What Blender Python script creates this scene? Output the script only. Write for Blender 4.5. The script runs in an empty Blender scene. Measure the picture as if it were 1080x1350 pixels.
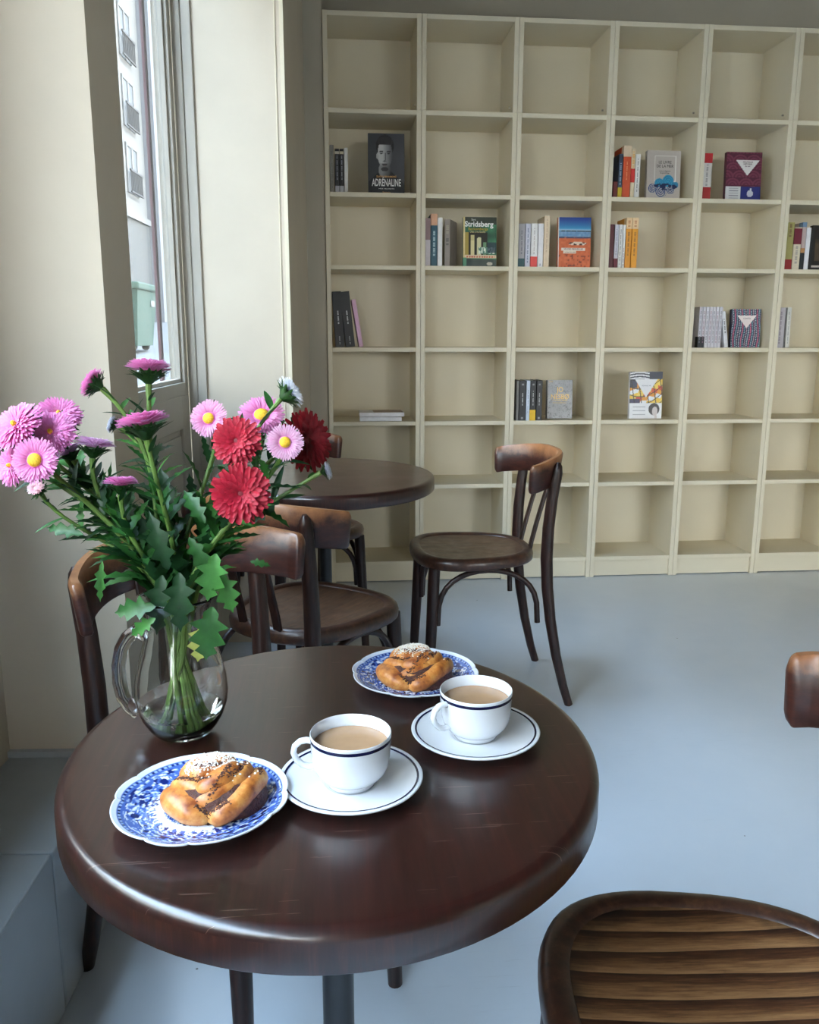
import bpy, bmesh, math, random
from mathutils import Vector, Matrix
random.seed(7)
SC = bpy.context.scene
COL = SC.collection
PI = math.pi
sin, cos = math.sin, math.cos

# ------------------------------------------------------------------ helpers
def lin(c):
    return tuple(((v / 12.92) if v <= 0.04045 else ((v + 0.055) / 1.055) ** 2.4) for v in c)

def rgb(r, g, b):
    return lin((r / 255, g / 255, b / 255))

class MB:
    """collects shapes into ONE mesh"""
    def __init__(s):
        s.v, s.f, s.m, s.c = [], [], [], []
    def add(s, vs, fs, mi=0):
        o = len(s.v)
        s.v += [tuple(p) for p in vs]
        for f in fs:
            s.f.append(tuple(i + o for i in f)); s.m.append(mi)
    def hexa(s, p, mi=0):
        s.add(p, [(0, 3, 2, 1), (4, 5, 6, 7), (0, 1, 5, 4), (1, 2, 6, 5), (2, 3, 7, 6), (3, 0, 4, 7)], mi)
    def box(s, x0, x1, y0, y1, z0, z1, mi=0):
        s.hexa([(x0, y0, z0), (x1, y0, z0), (x1, y1, z0), (x0, y1, z0), (x0, y0, z1), (x1, y0, z1), (x1, y1, z1), (x0, y1, z1)], mi)
    def rings(s, rings, closed=True, cap0=True, cap1=True, mi=0):
        n = len(rings[0]); vs = [p for r in rings for p in r]; fs = []
        for i in range(len(rings) - 1):
            for j in range(n if closed else n - 1):
                k = (j + 1) % n
                fs.append((i * n + j, i * n + k, (i + 1) * n + k, (i + 1) * n + j))
        if cap0: fs.append(tuple(range(n - 1, -1, -1)))
        if cap1: fs.append(tuple((len(rings) - 1) * n + j for j in range(n)))
        s.add(vs, fs, mi)
    def tube(s, pts, rad, n=10, mi=0, flat=None, cap=True, up=None):
        pts = [Vector(p) for p in pts]
        if not isinstance(rad, (list, tuple)): rad = [rad] * len(pts)
        nrm = None; rr = []
        for i, p in enumerate(pts):
            t = (pts[min(i + 1, len(pts) - 1)] - pts[max(i - 1, 0)]).normalized()
            if nrm is None:
                a = Vector(up) if up else (Vector((0, 0, 1)) if abs(t.z) < 0.9 else Vector((1, 0, 0)))
                nrm = (a - t * a.dot(t)).normalized()
            else:
                nrm = (nrm - t * nrm.dot(t)).normalized()
            b = t.cross(nrm)
            fl = flat if flat else 1
            rr.append([p + nrm * (rad[i] * fl * cos(2 * PI * k / n)) + b * (rad[i] * sin(2 * PI * k / n)) for k in range(n)])
        s.rings(rr, True, cap, cap, mi)
    def lathe(s, prof, n=48, mi=0, c=(0, 0, 0), mod=None, cap0=False, cap1=False):
        rr = []
        for r, z in prof:
            rr.append([(c[0] + r * (mod(2 * PI * k / n) if mod else 1) * cos(2 * PI * k / n),
                        c[1] + r * (mod(2 * PI * k / n) if mod else 1) * sin(2 * PI * k / n), c[2] + z) for k in range(n)])
        s.rings(rr, True, cap0, cap1, mi)
    def build(s, name, mats, parent=None, smooth=False, bevel=0, seg=2, colors=None, loc=None, angle=40):
        me = bpy.data.meshes.new(name)
        me.from_pydata(s.v, [], s.f)
        if not isinstance(mats, (list, tuple)): mats = [mats]
        for m in mats: me.materials.append(m)
        if len(mats) > 1: me.polygons.foreach_set('material_index', s.m)
        me.update()
        bm = bmesh.new(); bm.from_mesh(me); bmesh.ops.recalc_face_normals(bm, faces=bm.faces); bm.to_mesh(me); bm.free()
        if smooth:
            me.polygons.foreach_set('use_smooth', [True] * len(me.polygons))
            if angle < 180: me.set_sharp_from_angle(angle=math.radians(angle))
        if colors:
            ca = me.color_attributes.new('Col', 'FLOAT_COLOR', 'POINT')
            ca.data.foreach_set('color', [x for c in colors for x in (c[0], c[1], c[2], 1.0)])
        o = bpy.data.objects.new(name, me); COL.objects.link(o)
        if parent: o.parent = parent
        if loc: o.location = loc
        if bevel:
            b = o.modifiers.new('bevel', 'BEVEL'); b.width = bevel; b.segments = seg; b.limit_method = 'ANGLE'; b.angle_limit = 0.6
        return o

def thing(name, loc, label, cat, group=None, rz=0):
    o = bpy.data.objects.new(name, None); COL.objects.link(o)
    o.empty_display_size = 0.05
    o.location = loc; o.rotation_euler = (0, 0, rz)
    o['label'] = label; o['category'] = cat
    if group: o['group'] = group
    return o

def tag(o, label, cat, group=None):
    o['label'] = label; o['category'] = cat
    if group: o['group'] = group
    return o

def struct(o):
    o['kind'] = 'structure'; return o

# ------------------------------------------------------------------ materials
class NT:
    def __init__(s, name):
        s.mat = bpy.data.materials.new(name); s.mat.use_nodes = True
        s.t = s.mat.node_tree; s.b = s.t.nodes['Principled BSDF']; s.out = s.t.nodes['Material Output']
    def n(s, typ, **kw):
        nd = s.t.nodes.new(typ)
        for k, v in kw.items(): setattr(nd, k, v)
        return nd
    def l(s, a, b): s.t.links.new(a, b)
    def coord(s, kind='Object', scale=(1, 1, 1), rot=(0, 0, 0)):
        tc = s.n('ShaderNodeTexCoord'); mp = s.n('ShaderNodeMapping')
        mp.inputs['Scale'].default_value = scale; mp.inputs['Rotation'].default_value = rot
        s.l(tc.outputs[kind], mp.inputs['Vector']); return mp.outputs['Vector']
    def noise(s, vec, scale, detail=4, rough=0.55, dist=0):
        nd = s.n('ShaderNodeTexNoise'); nd.inputs['Scale'].default_value = scale
        nd.inputs['Detail'].default_value = detail; nd.inputs['Roughness'].default_value = rough
        nd.inputs['Distortion'].default_value = dist
        if vec is not None: s.l(vec, nd.inputs['Vector'])
        return nd.outputs['Fac']
    def ramp(s, fac, stops):
        r = s.n('ShaderNodeValToRGB'); e = r.color_ramp.elements
        while len(e) < len(stops): e.new(0.5)
        for i, (p, c) in enumerate(stops):
            e[i].position = p; e[i].color = (c[0], c[1], c[2], 1) if isinstance(c, (tuple, list)) else (c, c, c, 1)
        s.l(fac, r.inputs['Fac']); return r.outputs['Color']
    def mix(s, fac, a, b, mode='MIX'):
        m = s.n('ShaderNodeMix', data_type='RGBA', blend_type=mode)
        for sock, v in ((m.inputs[0], fac), (m.inputs[6], a), (m.inputs[7], b)):
            if isinstance(v, (int, float)): sock.default_value = v
            elif isinstance(v, (tuple, list)): sock.default_value = (v[0], v[1], v[2], 1)
            else: s.l(v, sock)
        return m.outputs[2]
    def math(s, op, a, b=0.0, clamp=False):
        m = s.n('ShaderNodeMath', operation=op); m.use_clamp = clamp
        for sock, v in ((m.inputs[0], a), (m.inputs[1], b)):
            if isinstance(v, (int, float)): sock.default_value = v
            else: s.l(v, sock)
        return m.outputs[0]
    def set(s, **kw):
        for k, v in kw.items():
            sock = s.b.inputs[k.replace('_', ' ')]
            if isinstance(v, (int, float)): sock.default_value = v
            elif isinstance(v, (tuple, list)): sock.default_value = (v[0], v[1], v[2], 1) if sock.type == 'RGBA' else v
            else: s.l(v, sock)
    def bump(s, h, strength=0.2, dist=0.002):
        b = s.n('ShaderNodeBump'); b.inputs['Strength'].default_value = strength; b.inputs['Distance'].default_value = dist
        s.l(h, b.inputs['Height']); s.l(b.outputs['Normal'], s.b.inputs['Normal'])

def paint(name, c, rough=0.5, var=0.06, scale=3.0, bump=0.05):
    N = NT(name); v = N.coord('Object')
    f = N.noise(v, scale, 5)
    a = tuple(x * (1 - var) for x in c); b = tuple(min(1, x * (1 + var)) for x in c)
    N.set(Base_Color=N.ramp(f, [(0.3, a), (0.7, b)]), Roughness=rough)
    if bump: N.bump(N.noise(v, 220, 2), bump, 0.0006)
    return N.mat

def plain(name, c, rough=0.5, var=0.05, scale=60, **kw):
    N = NT(name); v = N.coord('Object')
    f = N.noise(v, scale, 3)
    N.set(Base_Color=N.ramp(f, [(0.3, tuple(x * (1 - var) for x in c)), (0.7, tuple(min(1, x * (1 + var)) for x in c))]), Roughness=rough)
    for k, x in kw.items(): N.set(**{k: x})
    return N.mat

M = {}
M['wall'] = paint('greige_wall_paint', rgb(203, 191, 172), 0.55)
M['wall_dark'] = paint('taupe_wall_paint', rgb(178, 170, 153), 0.6)
M['wall_deep'] = paint('deep_taupe_wall_paint', rgb(122, 114, 100), 0.6)
M['frame'] = paint('greige_frame_paint', rgb(176, 170, 158), 0.42)
M['shelf'] = paint('greige_shelf_paint', rgb(222, 212, 188), 0.5, 0.03)
M['ceiling'] = paint('ceiling_paint', rgb(92, 88, 80), 0.8)
M['ledge'] = paint('pale_ledge_paint', rgb(168, 174, 178), 0.35, 0.08, 6)

def floor_mat():
    N = NT('painted_concrete_floor'); v = N.coord('Object')
    f = N.noise(v, 1.3, 6, 0.6); g = N.noise(v, 9, 5, 0.6)
    c = N.mix(0.35, N.ramp(f, [(0.2, rgb(200, 209, 219)), (0.8, rgb(210, 217, 225))]), N.ramp(g, [(0.3, rgb(200, 209, 219)), (0.7, rgb(212, 218, 226))]))
    spk = N.n('ShaderNodeTexVoronoi'); spk.inputs['Scale'].default_value = 7.0; N.l(N.coord('Object'), spk.inputs['Vector'])
    s2 = N.n('ShaderNodeTexNoise'); s2.inputs['Scale'].default_value = 2.7; N.l(v, s2.inputs['Vector'])
    m = N.math('MULTIPLY', N.math('LESS_THAN', spk.outputs['Distance'], 0.022), N.math('GREATER_THAN', s2.outputs['Fac'], 0.5))
    c = N.mix(N.math('MULTIPLY', m, 0.75), c, rgb(70, 70, 72))
    scuff = N.noise(N.coord('Object', (2.2, 30, 1), (0, 0, 0.35)), 4, 6, 0.75)
    zone = N.noise(v, 1.6, 2)
    sm = N.math('MULTIPLY', N.ramp(scuff, [(0.58, 0.0), (0.8, 0.45)]), N.ramp(zone, [(0.5, 0.0), (0.68, 1.0)]))
    c = N.mix(sm, c, rgb(140, 143, 148))
    N.set(Base_Color=c, Roughness=N.ramp(N.noise(v, 3.0, 5), [(0.2, 0.29), (0.8, 0.36)]), Coat_Weight=0.35, Coat_Roughness=0.2)
    N.bump(N.noise(v, 14, 5), 0.06, 0.002)
    return N.mat
M['floor'] = floor_mat()

def wood(name, dark, mid, light, grain=(1, 14, 14), rough=0.34, scale=9, worn=None, worn_z=(0.8, 1.0), coat=0.3, spec=0.5):
    N = NT(name)
    v = N.coord('Object', grain)
    g = N.noise(v, scale, 8, 0.65, 0.4)
    big = N.noise(N.coord('Object'), 14, 4)
    c = N.ramp(g, [(0.28, dark), (0.52, mid), (0.8, light)])
    c = N.mix(N.ramp(big, [(0.35, 0.0), (0.75, 0.55)]), c, dark)
    chips = N.math('GREATER_THAN', N.noise(N.coord('Object'), 150, 3, 0.7), 0.70)
    c = N.mix(N.math('MULTIPLY', chips, 0.35), c, light)
    if worn:
        tc = N.n('ShaderNodeTexCoord'); sx = N.n('ShaderNodeSeparateXYZ'); N.l(tc.outputs['Generated'], sx.inputs[0])
        k = N.n('ShaderNodeMapRange'); k.inputs[1].default_value = worn_z[0]; k.inputs[2].default_value = worn_z[1]
        nz = N.noise(N.coord('Object'), 26, 5, 0.7)
        N.l(N.math('ADD', sx.outputs['Z'], N.math('MULTIPLY', N.math('SUBTRACT', nz, 0.5), 0.55)), k.inputs[0])
        c = N.mix(N.math('MULTIPLY', k.outputs[0], 0.85), c, worn)
    N.set(Base_Color=c, Roughness=N.ramp(N.noise(N.coord('Object'), 30, 4), [(0.3, max(0.285, rough - 0.06)), (0.7, rough + 0.1)]), Coat_Weight=coat, Coat_Roughness=0.22, Specular_IOR_Level=spec)
    N.bump(g, 0.15, 0.001)
    return N.mat

M['chair'] = wood('dark_bentwood', rgb(22, 12, 10), rgb(44, 23, 18), rgb(84, 48, 33), (14, 14, 1.5), coat=.12, spec=.4)
M['rail'] = wood('worn_rail_wood', rgb(34, 17, 14), rgb(64, 31, 24), rgb(92, 50, 35), (4, 4, 12), coat=.2, worn=rgb(176, 118, 76), worn_z=(0.56, 0.92))
M['seat'] = wood('brown_seat_wood', rgb(58, 38, 27), rgb(98, 67, 47), rgb(132, 97, 68), (1.2, 14, 6), rough=0.36)
M['seat_rim'] = wood('seat_rim_wood', rgb(38, 23, 17), rgb(72, 44, 31), rgb(112, 76, 52), (6, 6, 6))
M['table_edge'] = wood('table_edge_wood', rgb(30, 14, 10), rgb(52, 25, 18), rgb(84, 45, 32), (20, 20, 2), rough=0.3)
M['iron'] = plain('black_cast_iron', rgb(22, 22, 24), 0.35, 0.2, 40)

def striped_seat():
    N = NT('banded_seat_wood')
    v = N.coord('Object', (1.0, 9, 1))
    w = N.n('ShaderNodeTexWave', wave_type='BANDS', bands_direction='Y', wave_profile='SIN')
    w.inputs['Scale'].default_value = 1.15; w.inputs['Distortion'].default_value = 2.4; w.inputs['Detail'].default_value = 2; w.inputs['Detail Scale'].default_value = 2.2
    N.l(v, w.inputs['Vector'])
    w.wave_profile = 'SAW'
    g = N.noise(N.coord('Object', (4, 60, 6)), 5, 9, 0.75)
    h = N.math('ADD', N.math('MULTIPLY', w.outputs['Fac'], 0.36), N.math('MULTIPLY', g, 0.72))
    c = N.ramp(h, [(0.30, rgb(40, 23, 15)), (0.46, rgb(78, 46, 28)), (0.60, rgb(122, 84, 52)), (0.78, rgb(160, 120, 80))])
    sp = N.n('ShaderNodeSeparateXYZ'); tc = N.n('ShaderNodeTexCoord'); N.l(tc.outputs['Object'], sp.inputs[0])
    d2 = N.math('SQRT', N.math('ADD', N.math('POWER', N.math('DIVIDE', sp.outputs['X'], 0.160), 2), N.math('POWER', N.math('DIVIDE', sp.outputs['Y'], 0.160), 2)))
    wob = N.math('ADD', d2, N.math('MULTIPLY', N.math('SUBTRACT', N.noise(N.coord('Object'), 22, 4), 0.5), 0.5))
    k = N.n('ShaderNodeMapRange'); k.inputs[1].default_value = 0.86; k.inputs[2].default_value = 1.12; N.l(wob, k.inputs[0])
    c = N.mix(N.math('MULTIPLY', k.outputs[0], 0.88), c, rgb(24, 16, 14))
    N.set(Base_Color=c, Roughness=0.42, Specular_IOR_Level=0.4)
    N.bump(h, 0.12, 0.0006)
    return N.mat
M['seat_banded'] = striped_seat()

def table_mat(name, lightness=1.0):
    N = NT(name)
    g = N.noise(N.coord('Object', (18, 1.2, 3)), 9, 6, 0.6, 0.2)
    big = N.noise(N.coord('Object', (5, 1.2, 1)), 4, 3)
    L = lambda r, gg, b: tuple(x * lightness for x in rgb(r, gg, b))
    c = N.ramp(g, [(0.3, L(38, 15, 11)), (0.55, L(54, 23, 17)), (0.8, L(74, 36, 26))])
    c = N.mix(N.ramp(big, [(0.25, 0.0), (0.8, 0.3)]), c, L(34, 13, 10))
    # short light scratches
    sc = None
    for rot, sc_, th in ((0.5, (5, 160, 1), 0.735), (-0.6, (4, 150, 1), 0.74), (1.25, (6, 190, 1), 0.745)):
        q = N.math('GREATER_THAN', N.noise(N.coord('Object', sc_, (0, 0, rot)), 2.6, 2, 0.5), th)
        sc = q if sc is None else N.math('MAXIMUM', sc, q)
    c = N.mix(N.math('MULTIPLY', sc, 0.34), c, rgb(150, 122, 108))
    N.set(Base_Color=c, Roughness=N.ramp(N.noise(N.coord('Object'), 12, 3), [(0.3, 0.285), (0.7, 0.33)]), Coat_Weight=0.5, Coat_Roughness=0.16, Coat_IOR=1.55, Specular_IOR_Level=0.5)
    N.bump(g, 0.05, 0.0003)
    return N.mat
M['table'] = table_mat('dark_lacquered_table_wood', 0.72)

def vcol(name, rough=0.4, coat=0.0, bump=0, var=0.0):
    N = NT(name); a = N.n('ShaderNodeAttribute'); a.attribute_name = 'Col'
    f = N.noise(N.coord('Object'), 90, 3)
    c = N.mix(1.0, a.outputs['Color'], N.ramp(f, [(0.3, (1 - var,) * 3), (0.7, (1, 1, 1))]), 'MULTIPLY')
    N.set(Base_Color=c, Roughness=rough, Coat_Weight=coat, Coat_Roughness=0.05)
    if bump: N.bump(N.noise(N.coord('Object'), 160, 4), bump, 0.001)
    return N.mat
M['china'] = vcol('glazed_blue_and_white_china', 0.16, 0.6, 0, 0.02)
M['cover'] = vcol('printed_cover', 0.35, 0.1, 0, 0.04)
M['porcelain'] = plain('white_porcelain', rgb(218, 220, 224), 0.14, 0.01, 20, Coat_Weight=0.5, Coat_Roughness=0.05)
M['navy'] = plain('navy_line_glaze', rgb(18, 22, 58), 0.15, 0.05, 60)
M['coffee'] = plain('milky_coffee', rgb(172, 136, 104), 0.12, 0.06, 60)
M['foot'] = plain('unglazed_foot', rgb(225, 222, 214), 0.4, 0.03, 60)

def glass(name, rough=0.0, tint=(1, 1, 1), ior=1.46):
    N = NT(name)
    f = N.noise(N.coord('Object'), 30, 2)
    N.set(Base_Color=N.ramp(f, [(0.3, tuple(x * 0.985 for x in tint)), (0.7, tint)]), Roughness=rough, Transmission_Weight=1.0, IOR=ior)
    return N.mat
M['glass'] = glass('clear_pitcher_glass', 0.0, (0.97, 0.99, 0.98))
M['water'] = glass('clear_water', 0.0, (0.97, 0.985, 0.96), 1.33)

def pane_mat(name, tint):
    N = NT(name)
    tr = N.n('ShaderNodeBsdfTransparent'); tr.inputs['Color'].default_value = tint
    gl = N.n('ShaderNodeBsdfGlossy'); gl.inputs['Roughness'].default_value = 0.02
    fr = N.n('ShaderNodeLayerWeight'); fr.inputs['Blend'].default_value = 0.5
    fres = N.math('ADD', N.math('MULTIPLY', N.math('POWER', fr.outputs['Facing'], 5), 0.55), 0.04)
    mx = N.n('ShaderNodeMixShader')
    f = N.noise(N.coord('Object'), 2, 2)
    N.l(N.math('MULTIPLY', fres, N.ramp(f, [(0, 0.95), (1, 1.0)])), mx.inputs[0]); N.l(tr.outputs[0], mx.inputs[1]); N.l(gl.outputs[0], mx.inputs[2])
    N.l(mx.outputs[0], N.out.inputs['Surface'])
    return N.mat
M['pane'] = pane_mat('window_glass', (0.88, 0.9, 0.9, 1))
M['pane_dimmed'] = pane_mat('dimmed_window_glass', (0.76, 0.78, 0.79, 1))  # copy of the window glass, darkened to tone down the bright view outside

# ------------------------------------------------------------------ camera
cam = bpy.data.cameras.new('camera'); cam.sensor_fit = 'HORIZONTAL'; cam.sensor_width = 36.0; cam.lens = 36.0 * 1110 / 1080
cam.clip_start = 0.02; cam.clip_end = 200
co = bpy.data.objects.new('camera', cam); COL.objects.link(co)
Rv = Vector((0.99550944, -0.09463899, 0.00210102)); Uv = Vector((0.01717285, 0.20237921, 0.97915665)); Fv = Vector((0.0930916, 0.97472361, -0.20309564))
m = Matrix.Identity(4)
for i in range(3):
    m[i][0] = Rv[i]; m[i][1] = Uv[i]; m[i][2] = -Fv[i]
m[0][3], m[1][3], m[2][3] = 0.00132, -3.69462, 1.09592
co.matrix_world = m
SC.camera = co

# ------------------------------------------------------------------ the room
# the street front runs at 3.65 degrees to the normal of the book wall: s runs along it, n into the room
F0 = Vector((-0.452, -2.467, 0)); fa = math.radians(3.65)
Dv = Vector((sin(fa), cos(fa), 0)); Nv = Vector((cos(fa), -sin(fa), 0))
def S(s, n, z): return F0 + Dv * s + Nv * n + Vector((0, 0, z))
def fbox(mb, s0, s1, n0, n1, z0, z1, mi=0):
    mb.hexa([S(s0, n0, z0), S(s0, n1, z0), S(s1, n1, z0), S(s1, n0, z0), S(s0, n0, z1), S(s0, n1, z1), S(s1, n1, z1), S(s1, n0, z1)], mi)

CEIL = 3.0; WT = 2.0; LT = 2.35
XR, YB, YF = 4.6, 0.29, -8.3
def slab(z0, z1):
    a, b = S(-6.2, -.41, 0), S(2.95, -.41, 0)
    q = [(a.x, YF - .2), (XR + .2, YF - .2), (XR + .2, YB + .2), (b.x, YB + .2)]
    mb = MB(); mb.hexa([(x, y, z0) for x, y in q] + [(x, y, z1) for x, y in q]); return mb
mb = slab(-0.1, 0.0); struct(mb.build('floor', M['floor']))
mb = slab(CEIL, CEIL + .1); struct(mb.build('ceiling', M['ceiling']))
mb = MB(); mb.box(-0.42, XR + .2, YB, YB + .2, 0, CEIL); struct(mb.build('wall_back', M['wall_dark']))
mb = MB(); mb.box(XR, XR + .2, YF, YB, 0, CEIL); struct(mb.build('wall_right', M['wall_dark']))
# wall behind the viewer; unseen window added to light the shelves
WX = ((1.9, 4.3),)
mb = MB()
mb.box(-0.9, XR + .2, YF - .2, YF, 0, 0.35); mb.box(-0.9, XR + .2, YF - .2, YF, WT, CEIL)
for a, b in ((-0.9, WX[0][0]), (WX[-1][1], XR + .2)): mb.box(a, b, YF - .2, YF, 0.35, WT)
struct(mb.build('wall_front', M['wall_deep']))
for i, (a, b) in enumerate(WX):
    w = MB()
    w.box(a, a + .05, YF - .14, YF - .06, 0.35, WT); w.box(b - .05, b, YF - .14, YF - .06, 0.35, WT)
    w.box(a, b, YF - .14, YF - .06, 0.35, 0.4); w.box(a, b, YF - .14, YF - .06, WT - .05, WT)
    wo = struct(w.build('window_%d' % (i + 4), M['frame']))
    g = MB(); g.box(a + .05, b - .05, YF - .105, YF - .1, 0.4, WT - .05); g.build('window_pane', M['pane'], wo)

# street-side wall: sill, piers, lintels
SP0, SP1 = 0.352, 0.528      # near pier
SILL = 1.0; WE = 0.0
SQ = 1.75                    # face of the far pier
NW = -0.135                  # plane of the visible window
mb = MB()
fbox(mb, -6.1, SP0, -0.42, -0.205, 0, SILL)        # sill wall of the near window
fbox(mb, -6.1, SP0, -0.42, -0.205, LT, CEIL)
fbox(mb, -6.1, -5.6, -0.42, -0.205, SILL, LT); fbox(mb, WE, SP0, -0.42, -0.205, SILL, LT)
fbox(mb, SP0, SP1, -0.42, 0.038, 0, CEIL)           # near pier
fbox(mb, SP1, SQ, -0.19, NW, 2.55, CEIL)            # over the visible window
fbox(mb, SQ, 2.95, -0.165, 0.215, 0, CEIL)           # far pier
struct(mb.build('wall_left', M['wall']))
# corner beads
mb = MB(); fbox(mb, SP0 - .004, SP0 + .012, 0.034, 0.0405, 0.29, CEIL); struct(mb.build('trim_1', M['wall']))
mb = MB(); fbox(mb, SQ - .004, SQ + .012, 0.206, 0.2185, 0, CEIL); fbox(mb, SQ - .003, SQ, 0.188, 0.192, 0, CEIL); struct(mb.build('trim_2', M['shelf']))
e5 = S(2.46, .215, 0).x
mb = MB(); mb.box(e5 - .02, -.001, .012, .03, 0, CEIL); struct(mb.build('trim_5', M['wall_dark']))
# box jamb beside the far pier
mb = MB(); fbox(mb, SQ - .016, SQ, NW, NW + .03, 0, CEIL); fbox(mb, SQ - .010, SQ, NW + .03, NW + .062, 0, CEIL)
struct(mb.build('trim_3', M['frame'], bevel=.003))
# low window-seat ledge, two slabs with a joint
mb = MB(); fbox(mb, -3.4, .023, -0.205, 0.0, 0, .29); fbox(mb, .026, SP0, -0.205, 0.0, 0, .29)
struct(mb.build('trim_4', M['ledge'], bevel=.004))
mb = MB(); fbox(mb, SP0 - .012, SP0, -0.205, 0.036, 0.29, 0.302); struct(mb.build('baseboard_left', M['ledge']))

def window(name, s0, s1, n, z0, z1, fw, panel=None):
    w = MB()
    d0, d1 = n - .05, n
    fbox(w, s0, s0 + fw, d0, d1, z0, z1); fbox(w, s1 - fw, s1, d0, d1, z0, z1)
    fbox(w, s0 + fw, s1 - fw, d0, d1, z0, z0 + fw); fbox(w, s0 + fw, s1 - fw, d0, d1, z1 - fw, z1)
    # glazing bead
    a, b, c, e = s0 + fw, s1 - fw, z0 + fw, z1 - fw
    for q in ((a, a + .012, c, e), (b - .012, b, c, e), (a, b, c, c + .012), (a, b, e - .012, e)):
        fbox(w, q[0], q[1], n - .035, n - .012, q[2], q[3])
    o = struct(w.build(name, M['frame'], bevel=.002))
    g = MB(); fbox(g, a, b, n - .030, n - .026, c, e); g.build('window_pane', M['pane_dimmed' if panel is not None else 'pane'], o)
    if panel is not None:
        p = MB(); fbox(p, s0, s1, d0, d1 - .012, panel, z0)
        fbox(p, s0, s0 + .1, d1 - .012, d1, panel, z0); fbox(p, s1 - .1, s1, d1 - .012, d1, panel, z0)
        fbox(p, s0 + .1, s1 - .1, d1 - .012, d1, z0 - .11, z0); fbox(p, s0 + .1, s1 - .1, d1 - .012, d1, panel, panel + .16)
        fbox(p, s0 + .12, s1 - .12, d1 - .012, d1 - .004, panel + .18, z0 - .13)
        p.build('lower_panel', M['frame'], o, bevel=.003)
    return o
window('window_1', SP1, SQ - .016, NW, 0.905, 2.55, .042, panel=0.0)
window('window_2', -5.6, -2.9, -0.30, SILL, LT, .06)
window('window_3', -2.9, WE, -0.30, SILL, LT, .06)

# ------------------------------------------------------------------ outside, seen through the visible window
mb = MB()
mb.add([S(-14, -0.52, -.06), S(-14, -30, -.06), S(0, -30, -.06), S(0, -0.52, -.06), S(60, -30, 3.9), S(60, -0.52, 3.9)], [(0, 3, 2, 1), (3, 5, 4, 2)])
mb.add([S(-14, -0.52, -.06), S(0, -0.52, -.06), S(0, 14, -.06), S(-14, 14, -.06)], [(0, 1, 2, 3)])
struct(mb.build('floor_street', paint('street_asphalt', rgb(66, 67, 68), 0.8)))
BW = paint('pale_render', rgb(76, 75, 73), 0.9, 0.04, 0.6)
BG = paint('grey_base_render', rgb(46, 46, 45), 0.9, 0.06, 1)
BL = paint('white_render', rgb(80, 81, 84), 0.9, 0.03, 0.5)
bl = thing('building', S(16, -6, 1.0), 'pale apartment building seen through the window, with railed windows one above another', 'building')
def bpart(mb, name, mt, par): 
    o = mb.build(name, mt); o.parent = par; o.matrix_parent_inverse = Matrix.Translation(par.location).inverted(); return o
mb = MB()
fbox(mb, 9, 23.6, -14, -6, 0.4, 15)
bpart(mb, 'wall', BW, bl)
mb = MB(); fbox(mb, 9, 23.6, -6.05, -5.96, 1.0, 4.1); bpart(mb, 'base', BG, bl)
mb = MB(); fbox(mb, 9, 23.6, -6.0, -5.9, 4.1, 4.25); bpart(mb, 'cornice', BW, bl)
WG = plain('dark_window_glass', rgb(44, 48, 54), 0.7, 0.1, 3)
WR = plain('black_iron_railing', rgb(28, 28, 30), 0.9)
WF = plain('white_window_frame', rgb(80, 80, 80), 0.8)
for zc in (4.75, 6.35, 8.0):
    for s0 in (21.85, 19.2):
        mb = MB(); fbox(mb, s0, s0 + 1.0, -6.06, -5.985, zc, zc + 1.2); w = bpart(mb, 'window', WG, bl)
        mb = MB()
        for q in ((s0, s0 + .07, zc, zc + 1.2), (s0 + .93, s0 + 1.0, zc, zc + 1.2), (s0 + .46, s0 + .54, zc, zc + 1.2), (s0, s0 + 1, zc + 1.13, zc + 1.2)):
            fbox(mb, q[0], q[1], -6.0, -5.96, q[2], q[3])
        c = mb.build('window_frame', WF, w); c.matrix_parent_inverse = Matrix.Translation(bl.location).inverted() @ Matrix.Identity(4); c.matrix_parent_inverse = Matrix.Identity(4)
        mb = MB(); fbox(mb, s0 - .05, s0 + 1.05, -5.9, -5.86, zc + .5, zc + .55); fbox(mb, s0 - .05, s0 + 1.05, -5.9, -5.86, zc - .02, zc + .02)
        for k in range(11): fbox(mb, s0 + .1 * k - .01, s0 + .1 * k + .01, -5.89, -5.87, zc, zc + .5)
        mb.build('railing', WR, w)
ob = MB(); fbox(ob, -30, 8.9, -15, -7.5, -.5, 8.5)
tag(ob.build('building', paint('cream_render', rgb(186, 183, 178), 0.9, 0.03, 0.5)), 'cream building straight across the street, outside the near windows', 'building')
nb = MB(); fbox(nb, 23.7, 60, -14, -5.7, 1.2, 15)
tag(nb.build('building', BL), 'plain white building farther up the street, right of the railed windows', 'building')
gb = thing('waste_bin', S(13.5, -3.8, .87), 'green wheeled waste bin standing on the pavement outside the window', 'waste bin')
GR = plain('green_plastic', rgb(14, 42, 30), 0.85, 0.05, 4)
def sub(par, mb, name, mt, **kw):
    """mesh given in world space, stored relative to its thing"""
    L = par.matrix_basis.inverted() if par.parent is None else None
    if L is None: L = par.parent.matrix_basis.inverted()
    mb.v = [tuple(L @ Vector(p)) for p in mb.v]
    return mb.build(name, mt, par, **kw)
mb = MB(); mb.hexa([S(13.05, -4.1, .95), S(13.05, -3.5, .95), S(14.0, -3.5, .95), S(14.0, -4.1, .95), S(12.95, -4.2, 1.85), S(12.95, -3.42, 1.85), S(14.12, -3.42, 1.85), S(14.12, -4.2, 1.85)]); sub(gb, mb, 'body', GR)
mb = MB(); fbox(mb, 12.9, 14.17, -4.25, -3.38, 1.85, 1.97); sub(gb, mb, 'lid', GR, bevel=.03)
for a, b in ((13.15, -4.0), (13.15, -3.6), (13.9, -4.0), (13.9, -3.6)):
    mb = MB(); mb.tube([S(a - .04, b, .93), S(a + .04, b, .93)], .06, 12); sub(gb, mb, 'wheel', WR, smooth=True)
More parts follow.
